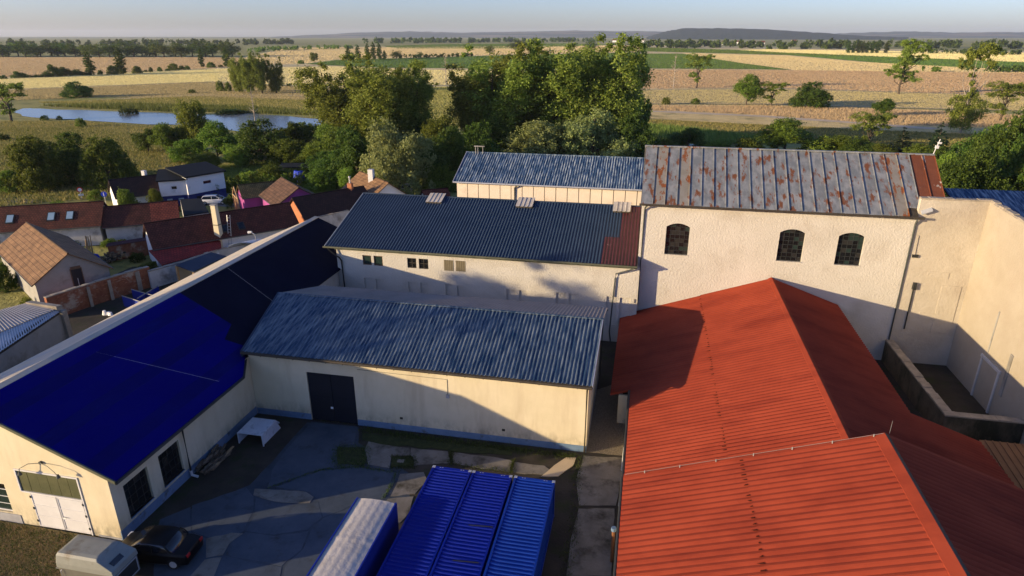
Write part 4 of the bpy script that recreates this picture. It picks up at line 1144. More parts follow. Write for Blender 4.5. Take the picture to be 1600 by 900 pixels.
# horse trailer
ht = thing('horse_trailer', 'small pale horse trailer with rounded fibreglass top beside the workshop corner', 'trailer', (-26.5, 21.7, 0))
hx0, hx1, hy0, hy1 = -28.1, -24.75, 20.85, 22.5
def rounded_ring(z, x0, x1, y0, y1, r, n=4):
    pts = []
    for cx, cy, a0 in ((x1 - r, y0 + r, -90), (x1 - r, y1 - r, 0), (x0 + r, y1 - r, 90), (x0 + r, y0 + r, 180)):
        for k in range(n + 1):
            a = math.radians(a0 + 90 * k / n)
            pts.append((cx + r * math.cos(a), cy + r * math.sin(a), z))
    return pts
def loft(rings, name, m, parent, smooth=True):
    mb = MB()
    n = len(rings[0])
    for r in rings:
        mb.v += [tuple(p) for p in r]
    for k in range(len(rings) - 1):
        for j in range(n):
            mb.f.append((k * n + j, k * n + (j + 1) % n, (k + 1) * n + (j + 1) % n, (k + 1) * n + j))
    mb.f.append(tuple(range(n))[::-1])
    mb.f.append(tuple((len(rings) - 1) * n + j for j in range(n)))
    return mb.build(name, m, parent, smooth)
loft([rounded_ring(.55, hx0, hx1, hy0, hy1, .12), rounded_ring(1.55, hx0, hx1, hy0, hy1, .12)], 'body', 'trailer_side', ht, False)
sh = loft([rounded_ring(1.56, hx0 - .03, hx1 + .03, hy0 - .03, hy1 + .03, .06), rounded_ring(1.84, hx0 - .02, hx1 - .02, hy0 - .02, hy1 + .02, .06), rounded_ring(2.26, hx0 + .02, hx1 - .82, hy0 + .06, hy1 - .06, .07),
           rounded_ring(2.37, hx0 + .06, hx1 - .92, hy0 + .16, hy1 - .16, .08), rounded_ring(2.40, hx0 + .2, hx1 - 1.02, hy0 + .34, hy1 - .34, .08)], 'shell', 'trailer_shell', ht, False)
MB().hexa([(hx1 - .50, hy0 + .3, 1.96), (hx1 - .12, hy0 + .3, 1.76), (hx1 - .12, hy0 + 1.0, 1.76), (hx1 - .50, hy0 + 1.0, 1.96)], [(hx1 - .38, hy0 + .3, 2.1), (hx1 - .03, hy0 + .3, 1.8), (hx1 - .03, hy0 + 1.0, 1.8), (hx1 - .38, hy0 + 1.0, 2.1)]).build('window', 'car_glass', sh)
m = MB()
for y in (hy0 + .12, hy1 - .2):
    m.box((hx1 + .002, y, .62), (hx1 + .03, y + .06, 1.5))
m.box((hx1 + .002, hy0 + .12, 1.44), (hx1 + .028, hy1 - .14, 1.5)).box((hx1 + .002, hy0 + .12, .62), (hx1 + .028, hy1 - .14, .68))
m.build('door_frame', 'steel', ht)
MB().box((hx1 + .001, hy0 + .18, .68), (hx1 + .02, hy1 - .2, 1.44)).build('ramp_door', 'dark_metal', ht)
for x in (hx0 + .25, ):
    MB().tube([(x, hy0 - .02, .7), (x, hy0 - .08, .75), (x, hy0 - .08, 1.4), (x, hy0 - .02, 1.45)], .02, 6).build('grab_rail', 'steel', ht)
MB().box((hx0 + 1.0, hy0 - .16, .7), (hx0 + 2.4, hy0 + .02, .78)).build('mudguard', 'dark_metal', ht)
for x in (hx0 + 1.35, hx0 + 2.1):
    for y in (hy0 - .03, hy1 + .03):
        wheel_set(ht, x, y, .33, .33, .18, 'y')
MB().tube([(hx0 + .1, (hy0 + hy1) / 2, .5), (hx0 - 1.2, (hy0 + hy1) / 2, .48)], .05, 6).build('drawbar', 'dark_metal', ht)

# cars, lofted from cross-sections along their length
def make_car(name, label, loc, heading, paint, L=4.4, W=1.8, H=1.48, estate=True, group=None):
    t = thing(name, label, 'car', loc, group)
    t.rotation_euler = (0, 0, heading)
    def ring(x, hw, zb, zs, zt, tw):
        return [(x, -hw * .92, zb), (x, -hw, zb + .12), (x, -hw, zs - .08), (x, -tw, zt), (x, tw, zt), (x, hw, zs - .08), (x, hw, zb + .12), (x, hw * .92, zb)]
    h = L / 2
    w = W / 2
    stations = [(-h, w * .80, .35, .75, .80, w * .7), (-h + .08, w * .93, .24, .88, .93, w * .8), (-h + .5, w, .2, .95, .99, w * .86), (-.3, w, .18, .93, .97, w * .88), (h * .42, w, .18, .93, .97, w * .87),
                (h - .75, w * .98, .2, .84, .90, w * .83), (h - .2, w * .92, .24, .72, .79, w * .76), (h, w * .74, .34, .60, .66, w * .62)]
    def local(mb):
        mb.v = [(a + loc[0], b + loc[1], c + loc[2]) for a, b, c in mb.v]
        return mb
    def sweep(sts, nm, mm, parent=t):
        mb = MB()
        rings = [ring(*s) for s in sts]
        n = 8
        for r in rings:
            mb.v += r
        for k in range(len(rings) - 1):
            for j in range(n):
                mb.f.append((k * n + j, (k + 1) * n + j, (k + 1) * n + (j + 1) % n, k * n + (j + 1) % n))
        mb.f.append(tuple(range(n)))
        mb.f.append(tuple((len(rings) - 1) * n + n - 1 - j for j in range(n)))
        o = local(mb).build(nm, mm, parent)
        bv = o.modifiers.new('bevel', 'BEVEL')
        bv.width = .04
        bv.segments = 2
        bv.limit_method = 'ANGLE'
        o.data.polygons.foreach_set('use_smooth', [True] * len(o.data.polygons))
        return o
    sweep(stations, 'body', paint)
    rear = -h + (.12 if estate else .75)
    def cab(x, hw, zt):
        return [(x, -hw, .93), (x, -hw * .97, zt * .6 + .93 * .4), (x, -hw * .86, zt), (x, hw * .86, zt), (x, hw * .97, zt * .6 + .93 * .4), (x, hw, .93)]
    rings = [cab(rear, w * .86, .96), cab(rear + .38, w * .9, H - .10), cab(rear + .7, w * .92, H - .02), cab(.1, w * .92, H - .01), cab(.5, w * .91, H - .06), cab(h * .62, w * .86, .96)]
    mb = MB()
    for r in rings:
        mb.v += r
    for k in range(len(rings) - 1):
        for j in range(5):
            mb.f.append((k * 6 + j, (k + 1) * 6 + j, (k + 1) * 6 + j + 1, k * 6 + j + 1))
    mb.f.append(tuple(range(6)))
    mb.f.append(tuple(30 + 5 - j for j in range(6)))
    g = local(mb).build('windows', 'car_glass', t, True)
    rp = MB()
    roof = [(rear + .42, w * .80, H - .075), (rear + .7, w * .82, H + .0), (.1, w * .82, H + .012), (.46, w * .80, H - .04)]
    for x, hw, z in roof:
        rp.v += [(x, -hw, z - .03), (x, -hw * .9, z + .012), (x, hw * .9, z + .012), (x, hw, z - .03)]
    for k in range(3):
        for j in range(3):
            rp.f.append((k * 4 + j, (k + 1) * 4 + j, (k + 1) * 4 + j + 1, k * 4 + j + 1))
    local(rp).build('roof', paint, t, True)
    for s in (-1, 1):
        pl = MB()
        for xa, xb in ((.48, h * .60), (-.25, -.25), (rear + .5, rear + .12)):
            pl = MB().tube([(xa, s * w * .84, H - .09), ((xa + xb) / 2, s * w * .91, 1.2), (xb, s * w * .92, .96)], .035, 5)
            local(pl).build('pillar', paint, t)
        mi = MB().obox((h * .38, s * (w + .02) - .08, .98), (.1, 0, 0), (0, .16, 0), (0, 0, .12))
        local(mi).build('mirror', paint, t)
        local(MB().obox((h - .22, s * w * .70 - .16, .60), (.16, 0, 0), (0, .32, 0), (0, 0, .14))).build('headlight', 'lamp_clear', t)
        local(MB().obox((-h - .012, s * w * .68 - .13, .72), (.1, 0, 0), (0, .26, 0), (0, 0, .17))).build('tail_light', 'lamp_red', t)
        for x in (-h + .82, h - .82):
            mb = MB().tube([(x, s * (w - .2), .32), (x, s * (w + .012), .32)], .325, 18)
            ty = local(mb).build('tyre', 'tyre', t)
            local(MB().tube([(x, s * (w - .05), .32), (x, s * (w + .026), .32)], .21, 14)).build('rim', 'steel', ty)
    return t
make_car('parked_car', 'black car parked at the workshop corner behind the horse trailer', (-24.9, 24.0, .02), math.radians(185), 'car_black', 4.4, 1.78, 1.46, False)
make_car('parked_car', 'white estate car parked before the white and blue house', (-71.9, 97.2, .06), math.radians(20), 'car_white', 4.5, 1.8, 1.5, True)
cpos = atz(637, 297, .4)
make_car('parked_car', 'silver car parked among garden shrubs behind the slate roof', (cpos.x, cpos.y, .04), math.radians(190), 'car_silver', 4.2, 1.75, 1.45, True)

# white pickup canopy standing on the ground by the corner
cn = thing('truck_canopy', 'white truck bed canopy standing on the ground in the yard corner', 'canopy', (-25.9, 35.8, 0))
cx0, cx1, cy0, cy1 = -26.85, -24.95, 34.5, 36.9
MB().hexa([(cx0, cy0, .86), (cx1, cy0, .86), (cx1, cy1 - .5, .9), (cx0, cy1 - .5, .9)], [(cx0 + .05, cy0, .92), (cx1 - .05, cy0, .92), (cx1 - .05, cy1 - .5, .98), (cx0 + .05, cy1 - .5, .98)]).build('top', 'table_white', cn)
MB().hexa([(cx0, cy1 - .5, .86), (cx1, cy1 - .5, .86), (cx1 - .1, cy1, .35), (cx0 + .1, cy1, .35)], [(cx0 + .05, cy1 - .5, .98), (cx1 - .05, cy1 - .5, .98), (cx1 - .12, cy1 + .08, .42), (cx0 + .12, cy1 + .08, .42)]).build('rear_slope', 'table_white', cn)
for x, s in ((cx0, 1), (cx1, -1)):
    MB().hexa([(x, cy0 + .02, .06), (x + s * .04, cy0 + .02, .06), (x + s * .04, cy1 - .05, .02), (x, cy1 - .05, .02)], [(x + s * .01, cy0, .9), (x + s * .05, cy0, .9), (x + s * .05, cy1 - .5, .94), (x + s * .01, cy1 - .5, .94)]).build('side_panel', 'table_white', cn)
    MB().box((x - .03, cy0 + .01, .0), (x + .05, cy0 + .08, .88)).build('leg', 'table_white', cn)

# firewood heap along the workshop wall
wp = thing('firewood_heap', 'heap of split firewood and planks against the workshop wall', 'firewood', (-27.2, 32.0, 0))
for k in range(46):
    y = random.uniform(30.9, 33.4)
    x = -27.55 + random.uniform(.0, .9)
    z = .08 + random.uniform(0, .75) * (1 - (x + 27.55) / 1.2)
    a = random.uniform(-.5, .5)
    l = random.uniform(.5, 1.2)
    MB().tube([(x - l / 2 * math.sin(a) * .5, y - l / 2 * math.cos(a), z), (x + l / 2 * math.sin(a) * .5, y + l / 2 * math.cos(a), z + random.uniform(-.08, .08))], random.uniform(.05, .1), 6).build('log', random.choice(['log', 'log', 'bark']), wp)
for k in range(2):
    MB().obox((-26.9 + k * .12, 31.3, .05 + .1 * k), (.0, 2.4, .15), (.14, 0, 0), (0, 0, .05)).build('plank', 'timber', wp)
# ================================================================ the village on the left
def gable_house(name, label, A, B, zr, ze, hw, roof, wall, roof2=None, ov=.35, chimney=None, wall2=None, cat='house', ext=.3, thick=.14, sides=(1, 1)):
    """A, B: ends of the ridge on plan; hw: half width; walls below, tiled slabs above"""
    A, B = V((A[0], A[1], 0)), V((B[0], B[1], 0))
    d = (B - A).normalized()
    p = V((-d.y, d.x, 0))
    Lr = (B - A).length
    t = thing(name, label, cat, tuple((A + B) / 2))
    sl = (zr - ze) / hw
    hwl, hwr = hw * sides[0], hw * sides[1]
    w = MB()
    c = [A + p * (hwl - ov), B + p * (hwl - ov), B - p * (hwr - ov), A - p * (hwr - ov)]
    zl, zrr = zr - sl * (hwl - ov) - thick, zr - sl * (hwr - ov) - thick
    up = lambda q, z: V((q.x, q.y, z))
    w.poly([up(c[0], 0), up(c[0], zl), up(c[1], zl), up(c[1], 0)]).build('wall', wall, t)
    MB().poly([up(c[3], 0), up(c[2], 0), up(c[2], zrr), up(c[3], zrr)]).build('wall', wall, t)
    for e, a, b in ((A, c[0], c[3]), (B, c[1], c[2])):
        MB().poly([up(a, 0), up(b, 0), up(b, zrr), up(e, zr - thick), up(a, zl)]).build('gable_wall', wall2 or wall, t)
    for s, mm, h in ((1, roof, hwl), (-1, roof2 or roof, hwr)):
        a, b = A - d * ext, B + d * ext
        lo = zr - sl * h
        pts = [up(a, zr), up(b, zr), up(b + p * (s * h), lo), up(a + p * (s * h), lo)]
        if s > 0:
            pts = pts[::-1]
        m = MB().slab(pts, thick)
        Ls = math.hypot(h, zr - lo)
        uv = [(0, 0), (Lr + 2 * ext, 0), (Lr + 2 * ext, -Ls), (0, -Ls)]
        if s > 0:
            uv = uv[::-1]
        m.uv[1] = uv
        m.build('roof_slope', mm, t)
        g = MB().tube([up(a + p * (s * (h + .05)), lo - .06), up(b + p * (s * (h + .05)), lo - .06)], .06, 6)
        g.build('gutter', 'drain_pipe', t)
    MB().tube([up(A - d * ext, zr + .01), up(B + d * ext, zr + .01)], .1, 6).build('ridge_tiles', roof, t)
    t['frame'] = 0
    del t['frame']
    return t, d, p, sl
def skylight(t, A, B, d, p, sl, zr, along, down, s, w=.9, h=1.1, m='glass_sky'):
    A = V((A[0], A[1], 0))
    q = A + d * along + p * (s * down)
    z = zr - sl * down
    e = p * (s * h) + V((0, 0, -sl * h))
    o = MB().obox(q + V((0, 0, z + .0)), d * w, e, (0, 0, .12)).build('skylight', 'dark_metal', t)
    MB().obox(q + d * .1 + e * .08 + V((0, 0, z + .125)), d * (w - .2), e * .84, (0, 0, .012)).build('pane', m, o)
def px2(x, y, z):
    q = atz(x, y, z)
    return (q.x, q.y)

A, B = (-98, 63.6), (-74.0, 75.9)
h1, d, p, sl = gable_house('cottage', 'long low whitewashed cottage with dark red tiled roof and three skylights', A, B, 5.4, 2.75, 3.4, 'tile_dark_red', 'dirty_render')
for px, py in ((12, 343), (80, 337), (115, 331)):
    q = atz(px, py, 4.2)
    al = (V((q.x, q.y, 0)) - V((A[0], A[1], 0))).dot(d)
    skylight(h1, A, B, d, p, sl, 5.4, al - .5, 1.2, -1, .95, 1.15)
m = MB()
for k, s in enumerate((-12, -9.5, -6.5)):
    b = V((B[0], B[1], 0)) + d * s - p * 3.08
    m.tube([b + V((0, 0, 2.0)), b + V((.05, -.1, 1.2)), b + V((.3, -.1, .6))], .025, 5)
m.build('wall_cable', 'dark_metal', h1)
A, B = (-73.6, 75.6), (-66.3, 80.9)
h2, d, p, sl = gable_house('cottage', 'lower red tiled cottage joined to the end of the long skylit one', A, B, 4.7, 2.45, 3.0, 'tile_dark_red', 'dirty_render')
Lr = (V(B) - V(A)).length
o, q = V((A[0], A[1], 4.72)) + d * (Lr * .63), V((A[0], A[1], 4.72)) + d * (Lr + .28)
m = MB().slab([o, q, q - p * 2.95 + V((0, 0, -sl * 2.95)), o - p * 2.95 + V((0, 0, -sl * 2.95))][::-1], .03)
m.uv[1] = [(0, 0), (3, 0), (3, -3.6), (0, -3.6)][::-1]
m.build('newer_tiles', 'tile_red', h2)
gable_house('barn', 'small barn with sunlit brown roof and grey rendered gable', (-74.1, 64.2), (-59.4, 55.0), 5.5, 2.9, 3.8, 'tile_brown', 'plaster_grey', roof2='tile_brown', wall2='plaster_grey')
bn = bpy.data.objects['barn']
gd = V((.848, -.53, 0))
gp = V((.53, .848, 0))
base = V((-59.4, 55.0, 0)) + gd * .02
o = base - gp * 0.1
MB().obox(o + V((0, 0, 0)), gp * .95, gd * .06, (0, 0, 3.6)).build('loft_door', 'door_dark', bn)
MB().obox(o - gp * .08, gp * .08, gd * .08, (0, 0, 3.7)).obox(o + gp * .95, gp * .08, gd * .08, (0, 0, 3.7)).obox(o + V((0, 0, 3.62)), gp * .95, gd * .09, (0, 0, .3)).build('door_frame', 'window_wood', bn)
MB().tube([o + gp * .3 + gd * .6, o + gp * .45 + gd * .1 + V((0, 0, 2.6))], .03, 5).build('leaning_pole', 'steel', bn)
A, B = (-59.8, 67.2), (-48.2, 80.3)
h4, d, p, sl = gable_house('farmhouse', 'farmhouse with long dark red tiled roof and white gable end', A, B, 5.4, 2.9, 3.5, 'tile_dark_red', 'white_render')
for px, py in ((368, 349), (344, 353)):
    q = atz(px, py, 4.0)
    al = (V((q.x, q.y, 0)) - V((A[0], A[1], 0))).dot(d)
    skylight(h4, A, B, d, p, sl, 5.4, al, 1.8, -1, .85, 1.0, 'glass_dark')
a0, a1, b1, b0 = atz(232, 391, 2.85), atz(344, 370, 2.85), atz(346, 388, 2.1), atz(253, 414, 2.1)
m = MB().slab([b0, b1, a1, a0], .1)
m.uv[1] = [(0, 0), ((b1 - b0).length, 0), ((b1 - b0).length, (a1 - b1).length), (0, (a1 - b1).length)]
lr = thing('lean_to_roof', 'bright red tiled lean-to roof below the farmhouse', 'lean-to', tuple((a0 + b1) / 2 - V((0, 0, 2.4))))
m.build('roof', 'tile_bright_red', lr)
for q in (b0, b1, (b0 + b1) / 2):
    MB().box((q.x - .08, q.y - .0, 0), (q.x + .08, q.y + .16, 2.0)).build('post', 'timber', lr)
MB().obox(b0 + V((.3, .6, -2.1)), (b1 - b0) * .95, (-.1, .1, 0), (0, 0, 1.7)).build('rear_wall', 'white_render', lr)
cb = atz(346, 391, 1.2)
ch = thing('chimney', 'tall slender cream chimney standing beside the red lean-to', 'chimney', (cb.x, cb.y, 0))
MB().hexa([(cb.x - .42, cb.y - .42, 0), (cb.x + .42, cb.y - .42, 0), (cb.x + .42, cb.y + .42, 0), (cb.x - .42, cb.y + .42, 0)], [(cb.x - .3, cb.y - .3, 7.1), (cb.x + .3, cb.y - .3, 7.1), (cb.x + .3, cb.y + .3, 7.1), (cb.x - .3, cb.y + .3, 7.1)]).build('stack', 'render_cream', ch)
MB().box((cb.x - .36, cb.y - .36, 7.1), (cb.x + .36, cb.y + .36, 7.25)).build('cap', 'plaster_grey', ch)
MB().box((cb.x - .4, cb.y - .4, 4.6), (cb.x + .4, cb.y + .4, 4.68)).build('band', 'dark_metal', ch)
ld = thing('ladder', 'metal ladder leaning against the farmhouse roof beside the chimney', 'ladder', (cb.x + 1.0, cb.y + .3, 0))
for s in (0, .42):
    MB().tube([(cb.x + .95 + s, cb.y + .1, .4), (cb.x + .75 + s, cb.y + 1.2, 5.6)], .035, 5).build('rail', 'steel', ld)
for k in range(14):
    t = k / 14
    MB().tube([(cb.x + .95 - .2 * t, cb.y + .1 + 1.1 * t, .6 + 5.0 * t), (cb.x + 1.37 - .2 * t, cb.y + .1 + 1.1 * t, .6 + 5.0 * t)], .022, 5).build('rung', 'steel', ld)
# curved white shell and yard lamp
q0 = atz(388, 378, 2.4)
m = MB()
for k in range(9):
    a = math.pi * k / 8
    m.v += [(q0.x + 1.6 * math.cos(a) - .6, q0.y - .9 + 1.2 * math.cos(a), 1.6 + .9 * math.sin(a)), (q0.x + 1.6 * math.cos(a) + .6, q0.y + .9 + 1.2 * math.cos(a), 1.6 + .9 * math.sin(a))]
for k in range(8):
    m.f.append((2 * k, 2 * k + 1, 2 * k + 3, 2 * k + 2))
sh = m.build('shelter_cover', 'table_white')
sd = sh.modifiers.new('thickness', 'SOLIDIFY')
sd.thickness = .05
tag(sh, 'curved pale shelter cover behind the yard wall by the ladder', 'shelter')
lq = atz(401, 381, 2.0)
lp = thing('yard_lamp', 'curved grey yard lamp on the wall behind the workshop ridge', 'lamp', (lq.x, lq.y, 0))
MB().tube([(lq.x, lq.y, 0), (lq.x, lq.y, 2.9), (lq.x - .15, lq.y, 3.3), (lq.x - .6, lq.y, 3.5)], .05, 6).build('post', 'steel', lp)
MB().tube([(lq.x - .45, lq.y, 3.55), (lq.x - .95, lq.y, 3.45)], .13, 8, .2).build('lamp_head', 'white_paint', lp)

# white and blue house: two flat-roofed blocks
hb = thing('modern_house', 'white two-storey house with navy ground floor and low dark roofs', 'house', (-74, 97, 0))
P1, P2 = atz(247, 284, 4.4), atz(290, 281, 4.4)
P3, P4 = atz(290, 278, 4.8), atz(349, 268, 4.8)
for i, (a, b, z, dep) in enumerate(((P1, P2, 4.4, 5.0), (P3, P4, 4.8, 5.5))):
    u = V((b.x - a.x, b.y - a.y, 0)).normalized()
    n = V((u.y, -u.x, 0))
    L = (b - a).length
    a0 = V((a.x, a.y, 0))
    wz = (2.9, 3.5) if i == 0 else (3.2, 3.8)
    ws0 = L * .42
    off = n * (-.0)
    m = wall_open(MB(), a0, u, L, 1.9, z, [(ws0, ws0 + L * .22, wz[0], wz[1])], .15, n)
    m.poly([a0 + u * L + V((0, 0, 1.9)), a0 + u * L - n * dep + V((0, 0, 1.9)), a0 + u * L - n * dep + V((0, 0, z)), a0 + u * L + V((0, 0, z))])
    m.poly([a0 + V((0, 0, 1.9)), a0 - n * dep + V((0, 0, 1.9)), a0 - n * dep + V((0, 0, z)), a0 + V((0, 0, z))])
    m.build('upper_wall', 'white_render', hb)
    window_at(hb, a0, u, n, ws0, ws0 + L * .22, wz[0], wz[1], .15, 1, 1, 'white_paint', 'glass_dark', .08)
    MB().obox(a0 - n * .12 + V((0, 0, 0)), u * L, -n * (dep - .2), (0, 0, 1.89)).build('lower_wall', 'blue_render', hb)
    for s in (.2, .62):
        MB().obox(a0 - n * .10 + u * (L * s) + V((0, 0, .9)), u * .8, n * .02, (0, 0, .5)).build('window', 'glass_sky' if i == 0 else 'door_dark', hb)
    m = MB().hexa([a0 - u * .3 + n * .4 + V((0, 0, z)), a0 + u * (L + .3) + n * .4 + V((0, 0, z)), a0 + u * (L + .3) - n * (dep + .3) + V((0, 0, z + .9)), a0 - u * .3 - n * (dep + .3) + V((0, 0, z + .9))],
                  [a0 - u * .3 + n * .4 + V((0, 0, z + .22)), a0 + u * (L + .3) + n * .4 + V((0, 0, z + .22)), a0 + u * (L + .3) - n * (dep + .3) + V((0, 0, z + 1.12)), a0 - u * .3 - n * (dep + .3) + V((0, 0, z + 1.12))])
    m.build('roof', 'shingle_dark', hb)
fw = MB()
q0, q1 = atz(290, 309, 0), atz(334, 307, 0)
fn = thing('garden_fence', 'grey panel fence in front of the navy ground floor', 'fence', tuple(q0))
for k in range(7):
    a = q0 + (q1 - q0) * (k / 7)
    MB().obox(a, (q1 - q0) * (.96 / 7), (0, .06, 0), (0, 0, 1.3)).build('fence_panel', 'plaster_grey', fn)
gable_house('bungalow', 'white gabled bungalow with almost black roof beside the modern house', px2(172, 281, 4.8), px2(243, 273, 4.8), 4.8, 2.3, 3.6, 'tile_blackish', 'white_render')
qa, qb = atz(195, 279, 3.6), atz(205, 290, 3.6)
gable_house('porch', 'small brown gabled porch in front of the black-roofed bungalow', px2(193, 283, 3.4), px2(212, 292, 3.4), 3.4, 2.3, 1.8, 'tile_chocolate', 'dirty_render', cat='porch')
cq = px2(225, 270, 5.2)
tag(MB().box((cq[0] - .3, cq[1] - .3, 3.4), (cq[0] + .3, cq[1] + .3, 5.6)).build('chimney', 'white_paint'), 'short white chimney on the black-roofed bungalow', 'chimney')
# magenta house: long wing and cross gable
A, B = px2(374, 289, 4.4), px2(444, 281.5, 4.4)
hm, d, p, sl = gable_house('magenta_house', 'magenta house with mossy brown roof and open timber end', A, B, 4.4, 2.7, 2.6, 'tile_olive', 'magenta_render')
a = V((A[0], A[1], 0)) - d * .9
m = MB()
for s in (-2.2, -.8, .6, 2.0):
    m.tube([a - p * s * -1, a - p * s * -1 + V((0, 0, 2.7))], .1, 6)
m.tube([a + p * 2.2 + V((0, 0, 2.6)), a - p * 2.2 + V((0, 0, 2.6))], .09, 6)
m.tube([a - p * 2.2 + V((0, 0, 2.6)), a + V((0, 0, 4.2)), a + p * 2.2 + V((0, 0, 2.6))], .09, 6)
m.build('veranda_frame', 'timber', hm)
gable_house('magenta_house', 'cross-gabled magenta house front with plain brown roof slopes', px2(440, 277, 5.4), px2(466, 292.5, 5.4), 5.4, 2.9, 3.9, 'tile_chocolate', 'magenta_render')
A, B = px2(459, 309, 4.9), px2(566, 291, 4.9)
h8, d, p, sl = gable_house('brick_house', 'orange brick house with blackish roof behind the workshop ridge', A, B, 4.9, 2.3, 3.4, 'tile_blackish', 'brick_orange')
c8 = V((A[0], A[1], 0)) + d * 9.3
m = MB().box((c8.x - .35, c8.y - .35, 4.2), (c8.x + .35, c8.y + .35, 5.7))
m.build('chimney', 'brick_orange', h8)
MB().tube([(c8.x, c8.y, 5.7), (c8.x, c8.y, 6.6)], .12, 8).tube([(c8.x, c8.y, 6.6), (c8.x, c8.y, 6.75)], .2, 8).build('flue', 'steel', h8)
A, B = px2(563, 268, 5.6), px2(606, 285, 5.6)
h9, d, p, sl = gable_house('garden_house', 'house with warm brown tiled roof and white gable near the willows', A, B, 5.6, 2.7, 4.0, 'tile_brown', 'white_render')
c9 = V((A[0], A[1], 0)) + d * 5.6 - p * .5
m = MB().box((c9.x - .4, c9.y - .4, 4.4), (c9.x + .4, c9.y + .4, 6.9)).build('chimney', 'white_paint', h9)
MB().tube([(c9.x, c9.y, 6.9), (c9.x, c9.y, 9.8)], .035, 5).build('aerial', 'dark_metal', h9)
A, B = px2(662, 297, 3.6), px2(697, 294, 3.6)
gable_house('garden_shed', 'small maroon roofed shed beside the panelled hall', A, B, 3.6, 2.2, 2.3, 'tile_dark_red', 'white_render', cat='shed')
# dark grey garage roof
g0, g1, g2, g3 = atz(281, 311, 2.9), atz(314, 310, 2.9), atz(326, 331, 2.3), atz(287, 337, 2.3)
gs = thing('garage', 'garage with flat dark grey sloping roof beside the white car', 'garage', (g3.x, g3.y, 0))
MB().slab([g3, g2, g1, g0], .15).build('roof', 'shingle_dark', gs)
MB().hexa([(q.x, q.y, 0) for q in (g3 * 1.0, g2, g1, g0)], [(q.x, q.y, q.z - .16) for q in (g3, g2, g1, g0)]).build('wall', 'dirty_render', gs)
# teal shed roof behind the workshop
g0, g1, g2, g3 = atz(275, 414, 2.7), atz(330, 394, 2.9), atz(354, 400, 2.6), atz(302, 424, 2.4)
gs = thing('store_shed', 'open shed with smooth teal-blue roof behind the workshop ridge', 'shed', (g3.x, g3.y, 0))
MB().slab([g3, g2, g1, g0], .12).build('roof', 'roof_slate_blue', gs)
for q in (g0, g1, g2, g3):
    MB().box((q.x - .1, q.y - .1, 0), (q.x + .1, q.y + .1, q.z - .13)).build('post', 'timber', gs)
MB().obox((g0.x, g0.y, 0), (g1.x - g0.x, g1.y - g0.y, 0), (0, .12, 0), (0, 0, 2.4)).build('rear_wall', 'plaster_grey', gs)
# yard walls
def long_wall(name, label, pix, z, t, m, coping=True):
    pts = [atz(x, y, z) for x, y in pix]
    w = thing(name, label, 'wall', (pts[0].x, pts[0].y, 0))
    for a, b in zip(pts, pts[1:]):
        u = V((b.x - a.x, b.y - a.y, 0))
        n = V((-u.y, u.x, 0)).normalized() * t
        MB().obox((a.x, a.y, 0), u, n, (0, 0, z)).build('wall', m, w)
        if coping:
            k = max(2, int(u.length / .6))
            c = MB()
            for i in range(k):
                c.obox(V((a.x, a.y, z)) + u * (i / k) - n * .1, u * (.97 / k), n * 1.2, (0, 0, random.uniform(.05, .14)))
            c.build('coping', 'wall_coping', w)
    return w
bw = long_wall('brick_wall', 'crumbling red brick yard wall with plaster patches', [(72, 466), (150, 441), (233, 417)], 2.4, .4, 'brick')
# plaster remnants on the brick
a, b = atz(72, 466, 2.4), atz(233, 417, 2.4)
u = V((b.x - a.x, b.y - a.y, 0)).normalized()
n = V((-u.y, u.x, 0))
for s, w in ((3.9, .3), (6.1, .34), (9.2, .5)):
    o = V((a.x, a.y, 0)) + u * s - n * .05
    MB().obox(o, u * w, n * .06, (0, 0, random.uniform(2.1, 2.35))).build('pier', 'wall_coping', bw)
# single bricks standing proud of the nearest face
for k in range(120):
    s = random.uniform(.2, 10.3)
    z = .15 + round(random.uniform(0, 28)) * .078
    MB().obox(V((a.x, a.y, z)) + u * s - n * random.uniform(.01, .03), u * .24, n * .05, (0, 0, .065)).build('brick', 'brick' if k % 3 else 'brick_orange', bw)
long_wall('yard_wall', 'worn plastered yard wall below the red lean-to', [(233, 425), (290, 409), (340, 391), (400, 379)], 2.0, .35, 'dirty_render')
long_wall('yard_wall', 'mossy grey garden wall below the blackish roof', [(498, 340), (545, 329)], 2.6, .3, 'dirty_render')
# bottom left outbuilding with corrugated roofs
ob = thing('outbuilding', 'crumbling outbuilding with silver corrugated roof at the left edge', 'shed', (-54, 43, 0))
c0, c1, c2, c3 = atz(0, 516, 3.4), atz(50, 497, 3.4), atz(93, 488, 3.2), atz(0, 556, 2.9)
c4 = atz(-60, 590, 2.9)
c5 = atz(-60, 545, 3.4)
MB().corr([(0, c4), (1, c2)], [(0, c5), (1, atz(88, 483, 3.45))], .3, .06, 'sine').build('roof', 'galv_corrugated', ob)
e0, e1 = atz(-60, 500, 3.9), atz(40, 474, 3.9)
MB().corr([(0, c5 + V((0, 0, .05))), (1, atz(88, 483, 3.5))], [(0, e0), (1, e1)], .3, .05, 'sine').build('rear_roof', 'asbestos', ob)
MB().slab([c4 + V((0, 0, -.05)), c2 + V((0, 0, -.05)), atz(88, 483, 3.4), c5 + V((0, 0, -.05))], .12).build('roof_deck', 'fascia_dark', ob)
MB().hexa([(c4.x, c4.y + .3, 0), (c2.x - .15, c2.y + .3, 0), (e1.x, e1.y, 0), (e0.x, e0.y, 0)], [(c4.x, c4.y + .3, c4.z - .2), (c2.x - .15, c2.y + .3, c2.z - .2), (e1.x, e1.y, 3.3), (e0.x, e0.y, 3.3)]).build('wall', 'plaster_grey', ob)
MB().obox((c2.x - .3, c2.y + .1, 0), (.5, 0, 0), (0, .5, 0), (0, 0, 3.25)).build('corner_pier', 'wall_coping', ob)
o, q = atz(40, 474, 3.95), atz(88, 481, 3.7)
